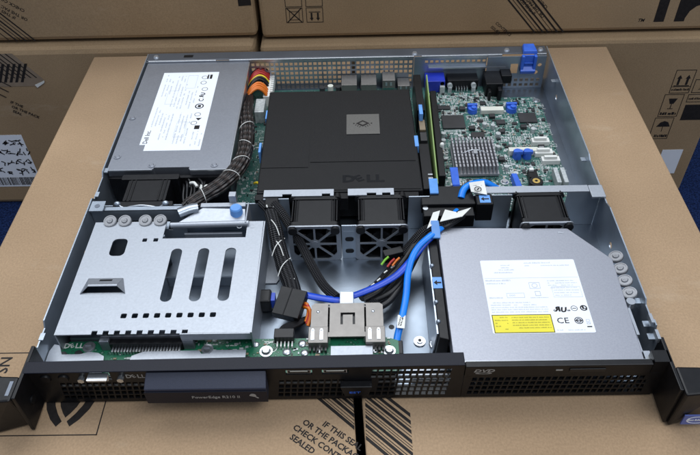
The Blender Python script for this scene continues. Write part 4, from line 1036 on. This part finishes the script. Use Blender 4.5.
LBk = thing('drive_power_cable', 'black braided cable with white flecks ending in a flat black plug near the cage', 'cable', P(275, 240, 20))
pa = [P(262, 203, 34), P(270, 212, 36), P(275, 228, 34), P(279, 248, 26), P(285, 268, 20), P(291, 284, 17), P(294, 296, 17)]
MB().tube(pa, [4, 5.6, 6, 6.4, 6.8, 6.6, 6], 14).build('sleeve', M['sleevew'], LBk)
m = MB()
for i, sg in ((2, 1), (3, 1), (3, -1), (4, -1)):
    c = Vector(pa[i]); m.tube([c+Vector((-4.5*sg, 7, 4)), c+Vector((-1.5*sg, 1, 6.9)), c+Vector((2*sg, -5, 6.5)), c+Vector((4.6*sg, -11, 2.4))], .45, 5)
for k in range(7):
    i = random.randint(1, 5); c = Vector(pa[i]); x = random.uniform(-4, 4); m.tube([c+Vector((x, 3, 6.3-abs(x)*.45)), c+Vector((x+.8, 0, 6.5-abs(x)*.45))], .4, 5, sub=False)
m.build('white_fleck', M['white'], LBk)
c = Vector(P(291, 304, 20)); Mx = Matrix.Translation(c) @ Matrix.Rotation(math.radians(-17), 4, 'Z') @ Matrix.Rotation(math.radians(14), 4, 'X')
m = MB(); m.box(-11, 10, -12, 11.5, -5, 4, Mx); m.box(-2.4, -1.6, -12.1, 11.6, -5, 4.5, Mx)
pg = m.build('plug', M['black'], LBk, bevel=.7)
for k, col in enumerate(('orange', 'red', 'orange')):
    m = MB(); b0 = Vector(P(305+k, 306+2*k, 18)); m.tube([b0+Vector((-3, 3, 0)), b0+Vector((1.5, 0, 2)), b0+Vector((3, -6, 0)), b0+Vector((1, -13, -3))], 1.5, 7); m.build('wire', M[col], pg)
m = MB()
for k in range(4): m.tube([P(306, 318+k, 12), P(296, 322+k*1.5, 15), P(283, 327+k*1.5, 20), P(279, 334, 22)], 1.5, 7)
m.build('lead', M['wblack'], LBk)
c = Vector(P(264, 300, 12)); m = MB(); m.box(-9, 6, -6.5, 6.5, -7, 6, Matrix.Translation(c)); s2 = tagit(m.build('cable_plug', M['wblack'], org=c, bevel=1.5), 'small rounded black plug at the right wall of the silver cage', 'plug')
MB().box(6, 9, -4, 4, -5, 4, Matrix.Translation(c)).build('core', M['cblue'], s2)

cable('cable', 'black braided cable curving past the left fan grille towards the card holder', 'cable', [P(274, 204, 40), P(281, 212, 38), P(290, 226, 31), P(302, 246, 24), P(313, 268, 19), P(324, 286, 16), P(337, 298, 16)], 3.9, 'sleeve')
cable('cable', 'short dark blue flat cable between the black plug and the card holder', 'cable', [P(292, 294, 17), P(304, 295, 19), P(320, 298, 18), P(341, 301, 17)], 3.2, 'cblue', .5)
m = MB(); m.box(-6, 5, -5, 7, -8, 1, Matrix.Translation(P(272, 204, 40))); tagit(m.build('cable_clamp', M['black'], org=P(272, 204, 40), bevel=.6), 'black clamp gripping the cables left of the spoked grilles', 'clamp')

# right-hand bundle
RB = thing('signal_harness', 'loose bundle of black cables rising from the card holder to the right fan wall', 'cable', P(400, 265, 12))
ends = [(-2, 0), (3, 2), (8, 5), (12, 9), (6, -3), (14, 3)]
for k, (ox, oy) in enumerate(ends):
    pts = [P(362+ox*.7, 297+oy*1.6, 12), P(378+ox, 287+oy*1.5, 12+k), P(395+ox*.9, 268+oy, 16+k), P(411+ox*.6, 247+oy*.7, 24+k*.6), P(426+ox*.3, 231+oy*.4, 34), P(446, 224+k*.5, 40), P(462, 214+k*.4, 41)]
    MB().tube(pts, 2.6 if k else 4.2, 10).build('sheath', M['sleeve' if k in (0, 2) else 'wblack'], RB)
m = MB()
for px, py in ((371, 286), (377, 281), (384, 273), (380, 285), (366, 291), (391, 268)):
    c = Vector(P(px, py, 21)); m.tube([c, c+Vector((2.6, 2.2, .4))], .7, 6, sub=False)
m.build('white_fleck', M['white'], RB)
for px, py, col in ((385, 260, 'green'), (391, 262, 'red'), (396, 261, 'orange')):
    c = Vector(P(px, py, 26)); MB().tube([c+Vector((-3, -3.4, -2)), c, c+Vector((3.0, 2.0, 1.6))], 1.0, 7, sub=False).build('wire', M[col], RB)
c = Vector(P(392, 255, 24)); MB().box(-7, 9, -3, 4, -5, 4, Matrix.Translation(c) @ Matrix.Rotation(.3, 4, 'Z')).build('plug', M['black'], RB, bevel=.6)
tp = MB()
for q in (((427, 229, 45), (433, 213, 46), (440, 211, 46.5), (437, 222, 45.5)), ((440, 222, 46), (445, 210, 46), (456, 212.5, 47), (461, 217, 46.5)), ((455, 216, 46.5), (458, 212, 47.5), (471, 208, 48), (462, 217, 46.5))):
    lo = [Vector(P(*k)) for k in q]; tp.hexa(lo, [k+Vector((0, 0, .6)) for k in lo])
tp.build('tape_strip', M['white'], RB)
cable('cable', 'long dark blue cable sweeping from the card holder up to the optical drive', 'cable', [P(353, 296, 19), P(366, 291, 21), P(382, 284, 23), P(398, 274, 26), P(412, 259, 30), P(425, 243, 35), P(436, 233, 38)], 3.0, 'cblue', .5)
LC = cable('cable', 'bright light blue flat cable with white tag rising beside the drive rail', 'cable', [P(396, 346, 12), P(398, 334, 14), P(402, 318, 18), P(406, 296, 22), P(408, 274, 27), P(412, 258, 32), P(419, 246, 36), P(430, 236, 40), P(441, 228, 40), P(451, 219, 39), P(457, 210, 36)], 2.7, 'cbright', .6)
OFF[LC.name] = Vector(P(396, 346, 12))
c = P(401.2, 322, 19.0); m = MB(); m.box(-2.9, 2.9, -6, 6, 0, .5, Matrix.Translation(c) @ Matrix.Rotation(-.12, 4, 'Z')); m.build('cable_tag', M['white'], LC)
m = MB(); m.bars(-4, 4, -.9, 1.2, Matrix.Translation(Vector(c)+Vector((0, 0, .52))) @ Matrix.Rotation(1.3, 4, 'Z')); m.bars(-4, 4, .8, .9, Matrix.Translation(Vector(c)+Vector((0, 0, .52))) @ Matrix.Rotation(1.3, 4, 'Z')); m.build('print', M['ink'], LC)
m = MB(); m.box(-5, 5, -8, 4, -5, 3, Matrix.Translation(P(396, 347, 12))); m.build('plug', M['wblack'], LC, bevel=.8)
BC = cable('cable', 'bright blue cable looping over the rear steel rail behind the white tag', 'cable', [P(461, 198, 40), P(464, 189, 43), P(472, 184, 44), P(484, 182, 42), P(493, 186, 38), P(502, 191, 30)], 3.0, 'cbright', .8)
RT = thing('cable_retainer', 'black plastic cable retainer with pale blue tabs and an arrow latch on the rear rail', 'retainer', (88, 162, 30))
m = MB(); m.prism([(63, 151), (108, 151), (106, 174), (72, 174), (70, 160), (63, 160)], 30, 40.4); m.box(64, 106, 140, 150.8, 24, 37.5); m.build('body', M['black'], RT, bevel=.8)
m = MB(); m.box(108, 122, 147, 160, 24, 43.4); lt = m.build('latch', M['black'], RT, bevel=1)
s3 = MB().box(110.8, 119.6, 148.6, 157.6, 43.4, 43.7).build('sticker', M['lblue'], lt)
MB().prism([(111.8, 153), (114.4, 150.6), (114.4, 152.3), (118.6, 152.3), (118.6, 153.7), (114.4, 153.7), (114.4, 155.4)], 43.7, 43.8).build('arrow', M['ink'], s3)
MB().hexa([(70.8, 163, 40.6), (78, 163, 40.6), (79, 185, 38), (71.4, 185, 38)], [(70.8, 163, 42.4), (78, 163, 42.4), (79, 185, 39.6), (71.4, 185, 39.6)]).build('pull_tab', M['lblue'], RT, bevel=.4)
MB().hexa([(91.6, 178, 36), (98, 178, 36), (99, 204, 34), (92, 204, 34)], [(91.6, 178, 38), (98, 178, 38), (99, 204, 36), (92, 204, 36)]).build('pull_tab', M['blue'], RT, bevel=.4)
MB().box(92, 98, 172, 180, 20, 37).build('tab_base', M['blue'], RT, bevel=.4)
MB().cyl((66, 149, 37.5), 2.2, .6, n=14).build('screw', M['bright'], RT)
tg = tagit(MB().hexa([P(471, 192, 45), P(487, 195, 45), P(484, 181, 48), P(469, 183, 48)], [Vector(P(*q))+Vector((0, 0, .6)) for q in ((471, 192, 45), (487, 195, 45), (484, 181, 48), (469, 183, 48))]).build('cable_tag', M['white'], org=P(478, 188, 45)), 'white paper cable tag with a ringed symbol lying over the blue cable', 'tag')
OFF[tg.name] = Vector(P(478, 188, 45))
c = Vector(P(478, 189, 47.4)); m = MB(); m.ring((0, 0), 3.0, 2.4, 0, .1, Mx=Matrix.Translation(c) @ Matrix.Rotation(.12, 4, 'X')); m.box(-1.6, 1.6, -.5, .5, 0, .1, Matrix.Translation(c) @ Matrix.Rotation(.9, 4, 'Z')); m.bars(-4, 4, 4.4, .8, Matrix.Translation(c)); m.build('print', M['ink'], tg)
tb = tagit(MB().hexa([(153, 186, 8.2), (159, 186, 8.2), (157.5, 222, 8.2), (152, 222, 8.2)], [(154, 190, 16), (159.5, 190, 16), (157.5, 220, 14), (152.5, 220, 14)]).build('release_lever', M['blue'], org=(156, 204, 8), bevel=.5), 'blue plastic lever lying on the circuit board behind the rear rail', 'lever')
